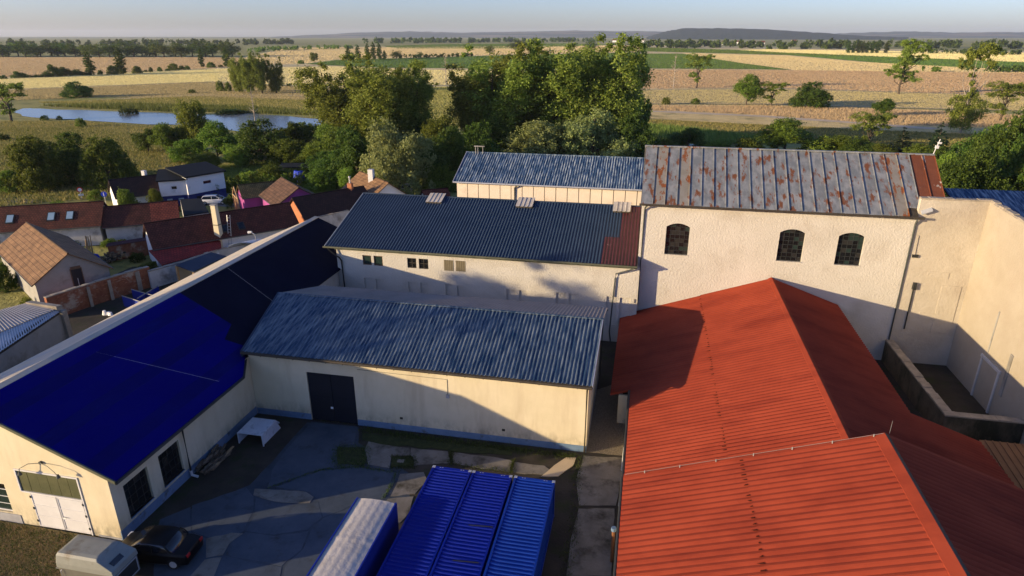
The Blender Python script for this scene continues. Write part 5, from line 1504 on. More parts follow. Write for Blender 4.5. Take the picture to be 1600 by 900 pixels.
MB().obox(o + V((0, 0, -.3)), q - o, (.2, .45, 0), (0, 0, .42)).build('gable_coping', 'wall_coping', ob)
# low roof strip, wood stack, poles, planks in the back yard
o, q = atz(165, 386, 2.0), atz(228, 376, 2.0)
fr = thing('roofed_fence', 'low wall topped with narrow dark red sheet roof', 'fence', (o.x, o.y, 0))
MB().obox(o + V((0, 0, -.02)), q - o, (-.3, .7, .25), (0, 0, .06)).build('roof', 'roof_maroon', fr)
MB().obox((o.x, o.y + .3, 0), (q.x - o.x, q.y - o.y, 0), (-.05, .2, 0), (0, 0, 1.9)).build('wall', 'brick', fr)
lg = thing('log_stack', 'long heap of split logs below the red roofed fence', 'firewood', (-64, 66.5, 0))
o, q = atz(158, 414, 0), atz(205, 400, 0)
u = (q - o)
for k in range(170):
    s = random.random()
    c = o + u * s + V((random.gauss(0, .35), random.gauss(0, .5), 0))
    z = random.uniform(.05, 1.25) * (1 - abs(s - .5) * .7)
    a = random.uniform(0, math.pi)
    MB().tube([c + V((-.25 * math.cos(a), -.25 * math.sin(a), z)), c + V((.25 * math.cos(a), .25 * math.sin(a), z + random.uniform(-.1, .1)))], random.uniform(.07, .12), 6).build('log', random.choice(['log', 'timber', 'bark']), lg)
pl = thing('fence_poles', 'bundle of pale upright poles beside the log stack', 'poles', tuple(atz(143, 400, 0)))
for k in range(7):
    b = atz(137 + k * 1.6, 402, 0)
    MB().tube([b, b + V((random.uniform(-.15, .15), .3, random.uniform(2.2, 3.0)))], .05, 6).build('pole', 'timber', pl)
o = atz(206, 396, 0)
tag(MB().obox(o, (1.3, .5, .0), (-.2, .5, .0), (-.35, .5, 1.3)).build('wooden_board', 'timber'), 'square wooden board leaning against the log stack', 'board')
o = atz(152, 406, .0)
bb = MB()
ring0 = [o + V((.7 * math.cos(t) * random.uniform(.8, 1.1), .5 * math.sin(t), 0)) for t in [k * math.pi / 5 for k in range(10)]]
bb.hexa(ring0, [o + (r - o) * .45 + V((0, 0, .75 + random.uniform(-.1, .1))) for r in ring0])
tag(bb.build('tarpaulin', 'tarpaulin_blue'), 'crumpled blue tarpaulin at the end of the log stack', 'tarpaulin')
o = atz(468, 284, .3)
bb = MB()
ring0 = [o + V((1.3 * math.cos(t), 1.0 * math.sin(t), 0)) for t in [k * math.pi / 5 for k in range(10)]]
bb.hexa(ring0, [o + (r - o) * .7 + V((0, 0, 2.1 + random.uniform(-.15, .15))) for r in ring0])
tag(bb.build('tarpaulin', 'tarpaulin_blue'), 'bright blue tarpaulin over a garden stack behind the magenta house', 'tarpaulin')
o = atz(450, 281, 0)
cp = thing('carport', 'low dark carport roof with clutter behind the hedge', 'carport', (o.x, o.y, 0))
MB().obox(o + V((-2, 0, 2.3)), (6.5, 1.5, 0), (-1, 3.5, .2), (0, 0, .15)).build('roof', 'shingle_dark', cp)
for dx, dy in ((-1.8, .2), (4.3, 1.5), (-2.7, 3.3), (3.3, 4.8)):
    MB().box((o.x + dx - .08, o.y + dy - .08, 0), (o.x + dx + .08, o.y + dy + .08, 2.3)).build('post', 'timber', cp)
o = atz(168, 492, 0)
dk = MB()
for k in range(3):
    c = o + V((.35 * k - .3, .1 * (k % 2), .15))
    rg = [c + V((.28 * math.cos(t), .22 * math.sin(t), -.15)) for t in [j * math.pi / 4 for j in range(8)]]
    dk.hexa(rg, [c + (r - c) * .55 + V((0, 0, .25 + .15 * (k == 0))) for r in rg])
tag(dk.build('plastic_sacks', 'sign_white'), 'three white plastic sacks lying behind the workshop', 'sacks')
# rubble pen behind the workshop
pen = thing('scrap_pen', 'blue sheet-metal pens with pale rails behind the workshop ridge', 'pen', tuple(atz(215, 470, 0)))
for (x0, y0, x1, y1) in ((190, 462, 240, 478), (205, 452, 240, 462), (240, 478, 262, 462), (215, 466, 246, 447), (262, 455, 300, 437)):
    a, b = atz(x0, y0, 1.2), atz(x1, y1, 1.2)
    MB().obox((a.x, a.y, 0), (b.x - a.x, b.y - a.y, 0), (.06, .06, 0), (0, 0, 1.15)).build('panel', 'truck_blue', pen)
    MB().tube([(a.x, a.y, 1.2), (b.x, b.y, 1.2)], .05, 6).build('rail', 'plaster_grey', pen)
# road signs
for (bx, by, kind, lab) in ((128, 311, 'r', 'round white road sign with red rim on a post in the meadow'), (166, 320, 'b', 'round blue road sign on a post beside the bungalow')):
    q, hgt, dd = height_of(bx, by, 297 if kind == 'r' else 304)
    s = thing('road_sign', lab, 'sign', (q.x, q.y, 0))
    MB().tube([q, q + V((0, 0, hgt)), ], .05, 6).build('post', 'steel', s)
    n = V((-q.x, -q.y, 0)).normalized()
    c = q + V((0, 0, hgt + .1))
    MB().tube([c, c + n * .04], .45, 20).build('sign_plate', 'sign_red' if kind == 'r' else 'sign_blue', s)
    if kind == 'r':
        MB().tube([c + n * .041, c + n * .05], .31, 20).build('sign_face', 'sign_white', s)
        MB().obox(c + V((0, 0, -1.1)) - V((n.y, -n.x, 0)) * .4, V((n.y, -n.x, 0)) * .8, n * .04, (0, 0, .35)).build('sub_plate', 'sign_white', s)
    else:
        MB().obox(c + n * .042 + V((0, 0, -.3)), V((n.y, -n.x, 0)) * .1, n * .01, (0, 0, .6)).build('sign_arrow', 'sign_white', s)
# satellite dish on the magenta house
q = atz(451, 319, 2.6)
sd_ = thing('satellite_dish', 'white satellite dish on the magenta gable wall', 'dish', tuple(q))
m = MB()
for k in range(5):
    r = .5 * k / 4
    for j in range(14):
        t = 2 * math.pi * j / 14
        m.v.append((q.x + r * math.cos(t), q.y - .3 + .6 * r * r, q.z + r * math.sin(t)))
for k in range(4):
    for j in range(14):
        m.f.append((k * 14 + j, k * 14 + (j + 1) % 14, (k + 1) * 14 + (j + 1) % 14, (k + 1) * 14 + j))
m.build('reflector', 'sign_white', sd_)
MB().tube([(q.x, q.y - .2, q.z), (q.x, q.y + .5, q.z - .1)], .03, 5).build('bracket', 'steel', sd_)
# ================================================================ trees
def leaf_mesh(name, blobs, n, size, m, seed, clumps=26, tight=.30, flat=1.0, droop=0.0):
    """leaf quads gathered in clumps on the shells of the blobs (cx, cy, cz, rx, ry, rz)"""
    rng = np.random.default_rng(seed)
    B = np.array(blobs, float)
    wgt = (B[:, 3] * B[:, 5]) ** 1.0
    wgt /= wgt.sum()
    nc = max(len(B) * 2, int(clumps * len(B)))
    bi = rng.choice(len(B), nc, p=wgt)
    dirs = rng.normal(size=(nc, 3))
    dirs[:, 2] += .15
    dirs /= np.linalg.norm(dirs, axis=1)[:, None]
    rad = rng.uniform(.55, 1.0, nc) ** .6
    cc = B[bi, :3] + dirs * B[bi, 3:6] * rad[:, None]
    cr = B[bi, 3:6].mean(axis=1) * tight * rng.uniform(.6, 1.3, nc)
    ci = rng.integers(0, nc, n)
    off = rng.normal(size=(n, 3)) * .55
    off[:, 2] *= flat
    pos = cc[ci] + off * cr[ci][:, None]
    if droop:
        pos[:, 2] -= np.abs(rng.normal(size=n)) * droop
    nor = dirs[ci] * .7 + rng.normal(size=(n, 3)) * .75
    nor[:, 2] += .25
    nor /= np.linalg.norm(nor, axis=1)[:, None]
    t1 = np.cross(nor, rng.normal(size=(n, 3)))
    t1 /= np.linalg.norm(t1, axis=1)[:, None]
    t2 = np.cross(nor, t1)
    s = size * rng.uniform(.6, 1.35, n)[:, None]
    pos[:, 2] = np.maximum(pos[:, 2], .05)
    v = np.empty((n, 4, 3))
    v[:, 0] = pos - t1 * s
    v[:, 1] = pos - t2 * s * .55
    v[:, 2] = pos + t1 * s
    v[:, 3] = pos + t2 * s * .55 + nor * s * .2
    me = bpy.data.meshes.new(name)
    me.vertices.add(n * 4)
    me.vertices.foreach_set('co', v.reshape(-1))
    me.loops.add(n * 4)
    me.loops.foreach_set('vertex_index', np.arange(n * 4, dtype=np.int32))
    me.polygons.add(n)
    me.polygons.foreach_set('loop_start', np.arange(0, n * 4, 4, dtype=np.int32))
    me.update(calc_edges=True)
    me.materials.append(MATS[m])
    return me
def trunk_mesh(blobs, h, r, m, limbs=6, seed=0, bare=0.45, lean=0.0):
    rng = random.Random(seed)
    mb = MB()
    pts = [(0, 0, -.2)]
    for k in range(1, 6):
        z = h * .92 * k / 5
        pts.append((rng.uniform(-.02, .02) * h + lean * k / 5, rng.uniform(-.02, .02) * h, z))
    mb.tube(pts, r, 7, r * .18)
    for b in rng.sample(list(blobs), min(limbs, len(blobs))):
        z0 = max(h * .12, b[2] * rng.uniform(.35, .7))
        f = z0 / (h * .92)
        a = V((lean * f, 0, z0))
        e = V(b[:3])
        mid = a.lerp(e, .5) + V((rng.uniform(-.04, .04) * h, rng.uniform(-.04, .04) * h, -.03 * h))
        mb.tube([a, mid, e], r * .45, 5, r * .08)
    me = bpy.data.meshes.new('trunk')
    me.from_pydata(mb.v, [], mb.f)
    me.polygons.foreach_set('use_smooth', [True] * len(me.polygons))
    me.materials.append(MATS[m])
    return me
PROTO = {}
def proto(key, h, w, blobs, n, size, leaf, bark='bark', r=.22, limbs=7, seed=1, clumps=26, tight=.32, flat=.9, droop=0, lean=0.0):
    crown = leaf_mesh('crown', blobs, n, size, leaf, seed, clumps, tight, flat, droop)
    PROTO[key] = (h, w, trunk_mesh(blobs, h * .9, r, bark, limbs, seed, lean=lean), crown)
def rblobs(seed, n, c, R, rr):
    rng = random.Random(seed)
    out = []
    for k in range(n):
        a = rng.uniform(0, 2 * math.pi)
        e = rng.uniform(-.85, 1)
        q = math.sqrt(max(0, 1 - e * e))
        s = rng.uniform(.55, 1)
        r = rng.uniform(*rr)
        out.append((c[0] + R[0] * q * math.cos(a) * s, c[1] + R[1] * q * math.sin(a) * s, c[2] + R[2] * e * s, r, r, r * .85))
    return out
for i in range(3):
    proto('round%d' % i, 9, 8.6, rblobs(11 + i, 17, (0, 0, 4.5), (3.1, 3.1, 3.4), (1.3, 2.1)), 14000, .165, ('leaf_mid', 'leaf_dark', 'leaf_mid')[i], seed=21 + i)
proto('light0', 9, 8.6, rblobs(31, 17, (0, 0, 4.5), (3.1, 3.1, 3.4), (1.2, 1.9)), 14000, .165, 'leaf_light', seed=35)
def tall_blobs(seed, h, w, leaders):
    rng = random.Random(seed)
    out = []
    for k in range(leaders):
        a = 2 * math.pi * k / leaders + rng.uniform(-.4, .4)
        top = h * rng.uniform(.78, .96)
        rad = w * rng.uniform(.16, .42)
        for j in range(6):
            f = .22 + .72 * j / 5
            z = top * f
            rr = w * (.19 - .10 * abs(f - .5) * 1.2) * rng.uniform(.6, 1.25)
            out.append((rad * f * math.cos(a) * 1.25 + rng.uniform(-.4, .4), rad * f * math.sin(a) * 1.25 + rng.uniform(-.4, .4), z, rr, rr, rr * 1.25))
    return out
for i in range(3):
    proto('tall%d' % i, 20.3, 10.8, tall_blobs(41 + i, 22, 13, 5 + i % 2), 36000, .20, 'leaf_olive', r=.4, limbs=14, seed=51 + i, clumps=12, tight=.36, flat=1.1)
def cone_blobs(h, prof, seed, step=1.0):
    rng = random.Random(seed)
    out = []
    z = h * .06
    while z < h * .98:
        r = prof(z / h)
        k = max(1, int(r / .7))
        for j in range(k):
            a = rng.uniform(0, 2 * math.pi)
            q = r * .4 * (k > 1)
            out.append((q * math.cos(a), q * math.sin(a), z, r * .68, r * .68, max(step * .9, r * .5)))
        z += step
    return out
proto('lombardy', 18, 4.6, cone_blobs(18, lambda f: 2.1 * (math.sin(math.pi * min(1, f * .8 + .18)) ** .8), 3, 1.2), 6000, .25, 'leaf_dark', r=.3, limbs=3, seed=61, clumps=14)
def dome_blobs(seed, h, w):
    rng = random.Random(seed)
    out = []
    for k in range(20):
        a = rng.uniform(0, 2 * math.pi)
        q = math.sqrt(rng.random()) * w * .36
        z = h * (.80 * (1 - (q / (w * .5)) ** 2)) * rng.uniform(.55, 1)
        r = w * rng.uniform(.11, .17)
        out.append((q * math.cos(a), q * math.sin(a), max(z, r * .7), r, r, r * 1.0))
    for k in range(9):
        a = 2 * math.pi * k / 9
        r = w * .13
        out.append((w * .34 * math.cos(a), w * .34 * math.sin(a), r * .9, r, r, r * 1.2))
    return out
for i in range(2):
    proto('willow%d' % i, 10.6, 12.2, dome_blobs(71 + i, 12, 14), 28000, .185, 'leaf_willow', r=.4, limbs=6, seed=75 + i, clumps=30, tight=.26, flat=1.1)
proto('bigdark', 10.8, 12.5, dome_blobs(77, 12, 14), 24000, .20, 'leaf_dark', r=.4, limbs=6, seed=78, clumps=26, tight=.28)
proto('bigmid', 10.8, 12.5, dome_blobs(79, 12, 14), 24000, .20, 'leaf_mid', r=.4, limbs=6, seed=80, clumps=26, tight=.28)
for i in range(2):
    proto('shrub%d' % i, 3, 4, dome_blobs(81 + i, 3, 4), 2600, .13, ('leaf_mid', 'leaf_light')[i], r=.08, limbs=3, seed=85 + i, clumps=12)
proto('shrubdark', 3, 4, dome_blobs(83, 3, 4), 2600, .14, 'leaf_dark', r=.08, limbs=3, seed=88, clumps=12)
proto('odd0', 25, 16, [(-3, 0, 9, 2.6, 2.2, 2.0), (1.5, 1, 8, 2.4, 2.2, 2.2), (4.4, 0, 8.2, 2.2, 2, 2.4), (-1, 0, 12, 2.6, 2.4, 2.6), (1, 0, 14.5, 2.4, 2.2, 2.4), (-5.6, 0, 11.4, 1.6, 1.5, 1), (0, 0, 17, 2.6, 2.4, 2.2), (6.0, 0, 16.5, 2.2, 1.6, 1.3),
        (3.4, 0, 16, 1.6, 1.5, 1.3), (1, 0, 20, 3.0, 2.6, 2.2), (4, 0, 21.5, 2.6, 2.4, 2.0), (.5, 1, 22.6, 2.8, 2.4, 1.8), (6.2, 0, 20.6, 1.8, 1.6, 1.3)], 15000, .28, 'leaf_olive', r=.45, limbs=11, seed=91, clumps=12, tight=.36)
proto('odd1', 25, 18, [(0, 0, 4, 4.2, 4, 3.4), (3, 0, 7, 3.6, 3.2, 2.6), (-3, 1, 7.5, 3.2, 3, 2.6), (1, 0, 10.5, 2.6, 2.4, 1.8), (.4, 0, 13, 1.3, 1.3, 1.8), (-.6, 0, 16.5, 1.0, 1, 1.8), (-3.8, 0, 19, 2.2, 2, 1.6), (-1.5, 0, 21.5, 2.4, 2.2, 1.8),
        (2, 0, 22.5, 3.0, 2.6, 1.6), (5.4, 0, 22, 2.2, 2, 1.3), (5.6, 0, 18.6, 1.8, 1.4, .8), (8.0, 0, 19, 1.4, 1.2, .7), (2.6, 0, 20, 1.8, 1.6, 1.2)], 17000, .27, 'leaf_olive', 'bark_pale', .4, 10, 93, 12, .36)
proto('sparse', 18, 11, [(-2.6, 0, 12, 2.2, 2, 1.6), (1.5, 0, 10, 1.8, 1.7, 1.5), (-1.5, 0, 7, 1.9, 1.8, 1.4), (1.8, 0, 14.2, 2.6, 2.2, 1.5), (-2.6, 0, 15.6, 2.4, 2.2, 1.5), (4.2, 0, 15.6, 1.6, 1.4, 1), (0, 0, 4.4, 1.4, 1.4, 1.3), (3.4, 0, 11.6, 1.5, 1.3, .8), (.3, 0, 12.5, 1.5, 1.4, 1.6)],
      8000, .23, 'leaf_olive', r=.32, limbs=9, seed=95, clumps=12, tight=.36)
def spruce_blobs(h, r0):
    out = []
    for k in range(12):
        f = k / 12
        z = h * (.08 + .88 * f)
        r = r0 * (1 - f) + .12
        m = max(3, int(9 * (1 - f)))
        for j in range(m):
            a = 2 * math.pi * (j + .5 * (k % 2)) / m
            out.append((r * .6 * math.cos(a), r * .6 * math.sin(a), z - r * .12, r * .42, r * .42, h * .022 + .05))
    return out
proto('spruce', 9, 4.6, spruce_blobs(9, 2.3), 7000, .15, 'leaf_spruce', r=.16, limbs=0, seed=97, clumps=5, tight=.5, flat=.5)
proto('thuja', 3.4, 1.9, cone_blobs(3.4, lambda f: .95 * (1 - f) ** .55 if f > .15 else .8, 5, .35), 2200, .11, 'leaf_light', r=.06, limbs=0, seed=98, clumps=8)
for i in range(3):
    proto('far%d' % i, 19, 14, rblobs(101 + i, 14, (0, 0, 9.0), (4.8, 4.8, 7.2), (2.6, 4.2)), 2600, .48, ('leaf_dark', 'leaf_mid', 'leaf_dark')[i], r=.5, limbs=5, seed=105 + i, clumps=10, tight=.4)
def dead_tree(seed, h):
    rng = random.Random(seed)
    mb = MB().tube([(0, 0, -.2), (.1, 0, h * .35), (-.1, .1, h * .7), (0, 0, h)], h * .016, 6, h * .003)
    for k in range(26):
        z = h * rng.uniform(.25, .95)
        a = rng.uniform(0, 6.28)
        l = h * .22 * (1.15 - z / h)
        e = (l * math.cos(a), l * math.sin(a), z + l * rng.uniform(.3, .9))
        mb.tube([(0, 0, z), (e[0] * .5, e[1] * .5, z + (e[2] - z) * .35), e], h * .005, 4, h * .0015)
    me = bpy.data.meshes.new('trunk')
    me.from_pydata(mb.v, [], mb.f)
    me.materials.append(MATS['bark_pale'])
    return me
DEAD = [dead_tree(1, 18), dead_tree(2, 18)]

TREE_RNG = random.Random(5)
def plant(key, pos, h, w, label, name='tree', group=None, cat=None):
    ph, pw, tr, cr = PROTO[key]
    t = thing(name, label, cat or ('shrub' if 'shrub' in name or 'bush' in name or 'hedge' in name else 'tree'), (pos[0], pos[1], 0), group)
    t.rotation_euler = (0, 0, TREE_RNG.uniform(-.35, .35) if key.startswith('odd') or key == 'sparse' else TREE_RNG.uniform(0, 6.28))
    t.scale = (w / pw, w / pw, h / ph)
    for nm, me in (('trunk', tr), ('crown', cr)):
        o = bpy.data.objects.new(nm, me)
        scene.collection.objects.link(o)
        o.parent = t
    return t
def plant_px(key, bx, by, ty, wpx, label, name='tree', group=None):
    b, h, d = height_of(bx, by, ty)
    depth = b.y * math.cos(YAW) - b.x * math.sin(YAW)
    depth = depth * math.cos(PITCH) + CAM_H * math.sin(PITCH)
    return plant(key, b, max(h, .8), wpx * depth / F_PX, label, name, group)

T = plant_px
NTH = ['first', 'second', 'third', 'fourth', 'fifth', 'sixth', 'seventh', 'eighth', 'ninth', 'tenth', 'eleventh', 'twelfth', 'thirteenth', 'fourteenth', 'fifteenth', 'sixteenth', 'seventeenth', 'eighteenth', 'nineteenth',
       'twentieth'] + ['twenty-' + t for t in ('first', 'second', 'third', 'fourth', 'fifth', 'sixth', 'seventh', 'eighth', 'ninth')] + ['thirtieth'] + ['thirty-' + t for t in ('first', 'second', 'third', 'fourth', 'fifth')]
# ---- meadow and river bank, left
T('sparse', 18, 190, 124, 74, 'loose-crowned tree at the left edge on the river bank')
T('bigmid', 62, 296, 206, 84, 'leftmost of three large trees in the left meadow', 'meadow_tree')
T('bigdark', 112, 284, 205, 92, 'middle one of three large trees in the left meadow', 'meadow_tree')
T('bigmid', 172, 290, 207, 78, 'rightmost of three large trees in the left meadow', 'meadow_tree')
T('shrubdark', 64, 296, 276, 30, 'dark shrub at the foot of the left meadow trees', 'shrub')
T('shrubdark', 5, 220, 205, 22, 'dark bush cut by the left edge of the meadow', 'shrub')
T('bigdark', 120, 152, 127, 44, 'single round dark bush beyond the river', 'round_bush')
T('shrub0', 127, 199, 180, 17, 'small solitary sapling on the near river bank', 'shrub')
T('shrub0', 70, 188, 178, 14, 'low bush left at the near river edge', 'shrub')
T('shrub0', 93, 187, 179, 10, 'tiny bush at the water beside the low one', 'shrub')
T('shrubdark', 201, 178, 166, 32, 'dark bush overhanging the far river bank', 'shrub')
T('shrubdark', 360, 178, 168, 48, 'wide dark bush on the far bank at the river bend', 'shrub')
# hedge row with poplars
for x, by, ty, w in ((6, 124, 115, 12), (30, 122, 111, 22), (45, 121, 116, 14), (58, 121, 115, 12), (72, 121, 111, 17), (85, 120, 100, 24), (103, 119, 104, 20), (120, 118, 108, 20), (133, 118, 110, 16), (157, 117, 107, 9)):
    T('shrubdark' if w < 18 else 'bigdark', x, by, ty, w, 'bush in the hedge row between the left stubble fields', 'hedge_bush', 'bushes of the left field hedge')
for x, by, ty, w in ((177, 117, 101, 18), (215, 115, 102, 16), (228, 113, 108, 8), (236, 113, 102, 7), (250, 112, 102, 9), (262, 111, 106, 9), (272, 110, 98, 17), (284, 109, 100, 10), (293, 109, 100, 10), (330, 106, 96, 13), (345, 105, 100, 9)):
    T('shrubdark' if w < 12 else 'bigmid', x, by, ty, w, 'bush in the hedge row between the left stubble fields', 'hedge_bush', 'bushes of the left field hedge')
T('lombardy', 143, 118, 79, 17, 'leaning Lombardy poplar first in the hedge row', 'poplar')
T('lombardy', 191, 116, 72, 19, 'tallest columnar poplar of the hedge row', 'poplar')
T('lombardy', 316, 105, 75, 10, 'pale slim poplar third in the hedge row', 'poplar')
T('lombardy', 355, 104, 72, 13, 'columnar poplar at the right end of the hedge row', 'poplar')
rr = random.Random(9)
for k in range(34):
    x = -60 + k * 12.8 + rr.uniform(-4, 4)
    T('far%d' % (k % 3), x, 89.5 + rr.uniform(-1.5, .3), 64 + rr.uniform(-2, 5), 33 + rr.uniform(-6, 8), 'tree in the tall belt behind the left stubble field', 'belt_tree', 'trees of the left far belt')
# clump at the bend
for i, (x, by, ty, w) in enumerate(((374, 145, 88, 28), (392, 147, 85, 30), (410, 147, 84, 30), (432, 146, 92, 28))):
    T('tall%d' % (i % 3), x, by, ty, w, ('leftmost', 'second', 'third', 'rightmost')[i] + ' tree of the tall clump beyond the river bend', 'clump_tree')
T('shrub0', 345, 143, 122, 14, 'left small tree of the pair before the tall clump', 'shrub')
T('shrub0', 357, 143, 124, 12, 'right small tree of the pair before the tall clump', 'shrub')
T('shrub0', 300, 146, 138, 14, 'low bush on the far meadow beyond the river', 'shrub')
# near side of the river
for key, x, by, ty, w, lab in (
        ('round1', 232, 238, 196, 44, 'spreading dark tree at the left end of the riverside belt'),
        ('round0', 262, 240, 193, 48, 'second tree of the riverside belt left of the tall light one'),
        ('round1', 288, 236, 190, 44, 'dark tree at the foot of the tall light riverside tree'),
        ('light0', 308, 238, 150, 56, 'tall light green tree by the river'),
        ('round0', 342, 252, 190, 58, 'bright leafy tree below the river bend'),
        ('bigdark', 408, 254, 186, 96, 'broad dark rounded tree before the river'),
        ('round1', 455, 240, 184, 50, 'dark tree behind the broad rounded one'),
        ('round2', 380, 240, 200, 44, 'mid green tree between the bright and the broad one'),
        ('light0', 496, 262, 218, 66, 'pale green bush-like tree above the hedge'),
        ('light0', 318, 268, 236, 60, 'yellow-green willow bush behind the modern house'),
        ('shrub1', 205, 282, 264, 44, 'low yellow-green bush behind the black roofed bungalow'),
        ('round2', 520, 250, 186, 60, 'dark tree left of the tall poplar group'),
        ('bigdark', 530, 285, 232, 70, 'dark undergrowth tree right of the carport'),
        ('thuja', 515, 290, 256, 20, 'pale slender tree before the dark undergrowth')):
    T(key, x, by, ty, w, lab)
rr = random.Random(12)
# tall poplar groups behind the halls
for key, x, by, ty, w, lab in (
        ('tall0', 548, 246, 94, 98, 'left tree of the left poplar group'),
        ('tall1', 598, 250, 90, 104, 'middle tree of the left poplar group'),
        ('tall2', 646, 242, 100, 84, 'right tree of the left poplar group'),
        ('tall1', 742, 236, 104, 84, 'leftmost low tree of the central poplar group'),
        ('tall0', 772, 240, 80, 104, 'second tree of the central poplar group'),
        ('tall2', 818, 236, 76, 104, 'third tree of the central poplar group'),
        ('tall1', 868, 238, 68, 112, 'fourth tree of the central poplar group, tall'),
        ('tall0', 914, 240, 64, 116, 'fifth tree of the central poplar group, tallest'),
        ('tall2', 962, 242, 63, 108, 'rightmost tree of the central poplar group'),
        ('round2', 1000, 228, 140, 34, 'narrow outlying tree right of the central poplars')):
    T(key, x, by, ty, w, lab, 'poplar_tree')
for key, x, by, ty, w, lab in (
        ('willow0', 624, 302, 180, 116, 'large silvery willow left of the panelled hall'),
        ('bigdark', 560, 290, 200, 90, 'dark tree left of the silvery willow'),
        ('bigdark', 700, 290, 196, 96, 'dark tree between the willow and the panelled hall'),
        ('bigdark', 745, 275, 190, 80, 'dark tree above the left end of the blue roof'),
        ('bigmid', 690, 262, 176, 90, 'mid green tree behind the silvery willow'),
        ('willow1', 850, 262, 184, 120, 'left silvery willow behind the blue roof'),
        ('willow0', 925, 262, 168, 130, 'tall silvery willow behind the blue roof'),
        ('bigdark', 985, 262, 178, 80, 'dark willow beside the granary ridge'),
        ('bigdark', 820, 250, 200, 70, 'dark tree behind the left silvery willow'),
        ('round1', 590, 270, 210, 60, 'dark round tree under the left poplars'),
        ('bigdark', 660, 250, 190, 80, 'dark undergrowth tree below the left poplars'),
        ('bigdark', 770, 245, 190, 80, 'dark undergrowth tree below the central poplars')):
    T(key, x, by, ty, w, lab, 'broad_tree')
# right of the granary
for key, x, by, ty, w, lab in (
        ('sparse', 1088, 138, 81, 44, 'thin-crowned tree standing alone in the straw field'),
        ('round0', 1166, 166, 117, 46, 'left tree of the pair on the dry field'),
        ('sparse', 1204, 167, 126, 44, 'right looser tree of the pair on the dry field'),
        ('bigdark', 1263, 168, 127, 60, 'low dark domed tree on the dry field'),
        ('round1', 1380, 182, 150, 37, 'round dark tree by the straw bank'),
        ('odd0', 1404, 147, 60, 66, 'tall ragged poplar with bare lower trunk in the field'),
        ('odd1', 1500, 208, 62, 74, 'tall broken-crowned poplar above the right trees'),
        ('sparse', 1562, 190, 124, 66, 'windswept open tree at the right'),
        ('round0', 1225, 240, 186, 88, 'bright green tree above the granary ridge'),
        ('bigdark', 1075, 236, 198, 66, 'dark dense bush above the left of the granary ridge'),
        ('round2', 1300, 244, 206, 60, 'olive tree above the middle of the granary ridge'),
        ('sparse', 1352, 244, 172, 66, 'tall loose olive tree above the granary ridge'),
        ('shrub1', 1270, 244, 208, 60, 'pale willow bush above the granary ridge'),
        ('bigdark', 1565, 300, 160, 104, 'large tree at the right edge above the rear hall'),
        ('bigdark', 1505, 326, 222, 104, 'tree directly behind the granary gable'),
        ('bigdark', 1590, 320, 200, 110, 'dark tree behind the blue roofed rear hall'),
        ('bigdark', 1455, 280, 226, 70, 'dark tree at the foot of the right spruce'),
        ('bigdark', 1625, 260, 140, 90, 'tree cut by the right edge'),
        ('round1', 1340, 250, 214, 60, 'dark tree left of the spruces')):
    T(key, x, by, ty, w, lab)
for key, x, by, ty, w, lab in (
        ('bigmid', 1035, 246, 214, 60, 'rounded bush left above the granary ridge'), ('bigmid', 1120, 248, 216, 60, 'rounded bush right of the dark dense one above the granary ridge'),
        ('bigmid', 1165, 250, 212, 66, 'rounded bush left of the bright green tree'), ('bigmid', 1375, 256, 222, 60, 'rounded bush between the left spruce and the olive tree'),
        ('bigmid', 1432, 262, 222, 60, 'rounded bush between the two spruces'), ('bigdark', 1530, 280, 190, 90, 'dark rounded tree below the broken-crowned poplar'),
        ('light0', 1480, 300, 232, 60, 'light green bush at the corner of the granary roof'), ('bigmid', 1640, 330, 220, 120, 'rounded tree at the lower right edge'),
        ('bigmid', 300, 252, 214, 60, 'rounded tree in front of the tall light riverside one'), ('bigmid', 455, 262, 214, 70, 'rounded tree right of the broad dark one'),
        ('light0', 372, 262, 222, 50, 'light green bush left below the broad dark tree'), ('bigmid', 540, 262, 190, 84, 'rounded tree at the foot of the left poplar group'),
        ('bigmid', 480, 236, 188, 60, 'rounded tree on the near bank right of the river bend'), ('bigdark', 505, 276, 236, 60, 'dark bush behind the carport'),
        ('bigmid', 500, 300, 262, 50, 'garden tree behind the blackish roof'), ('light0', 545, 300, 258, 40, 'light green garden tree left of the warm brown roof'),
        ('bigmid', 425, 284, 256, 50, 'bush in the grass behind the garden hedge'), ('shrub1', 392, 282, 262, 44, 'yellow-green bush behind the garden hedge'),
        ('bigmid', 680, 300, 250, 60, 'bush behind the small maroon shed'), ('bigmid', 20, 300, 262, 40, 'rounded bush at the left edge of the meadow'),
        ('shrub0', 150, 312, 292, 26, 'small bush between the two road signs'), ('shrub0', 90, 330, 310, 30, 'bush behind the long skylit cottage'),
        ('bigdark', 8, 452, 408, 40, 'dark garden tree left of the barn'), ('shrub0', 118, 384, 366, 26, 'garden bush between the barn and the long skylit cottage'), ('shrubdark', 215, 408, 390, 26, 'dark garden bush right of the log stack'),
        ('shrubdark', 12, 400, 376, 34, 'dark bush behind the barn roof'), ('shrub1', 262, 338, 318, 22, 'garden bush behind the lower red cottage'), ('shrub0', 300, 348, 328, 26, 'garden bush beside the flat grey garage')):
    T(key, x, by, ty, w, lab, 'leafy_bush' if 'bush' in lab else 'tree')
T('spruce', 1405, 246, 193, 46, 'left one of two spruces behind the granary', 'spruce')
T('spruce', 1460, 246, 183, 44, 'right one of two spruces behind the granary', 'spruce')
T('shrub0', 1040, 163, 149, 16, 'small bush on the dry field right of the poplars', 'shrub')
T('shrub0', 1086, 162, 151, 16, 'second small bush on the dry field below the lone tree', 'shrub')
T('shrub0', 470, 100, 92, 12, 'left small bush on the green field edge', 'shrub')
T('round2', 492, 98, 80, 14, 'small round tree at the end of the green field', 'shrub')
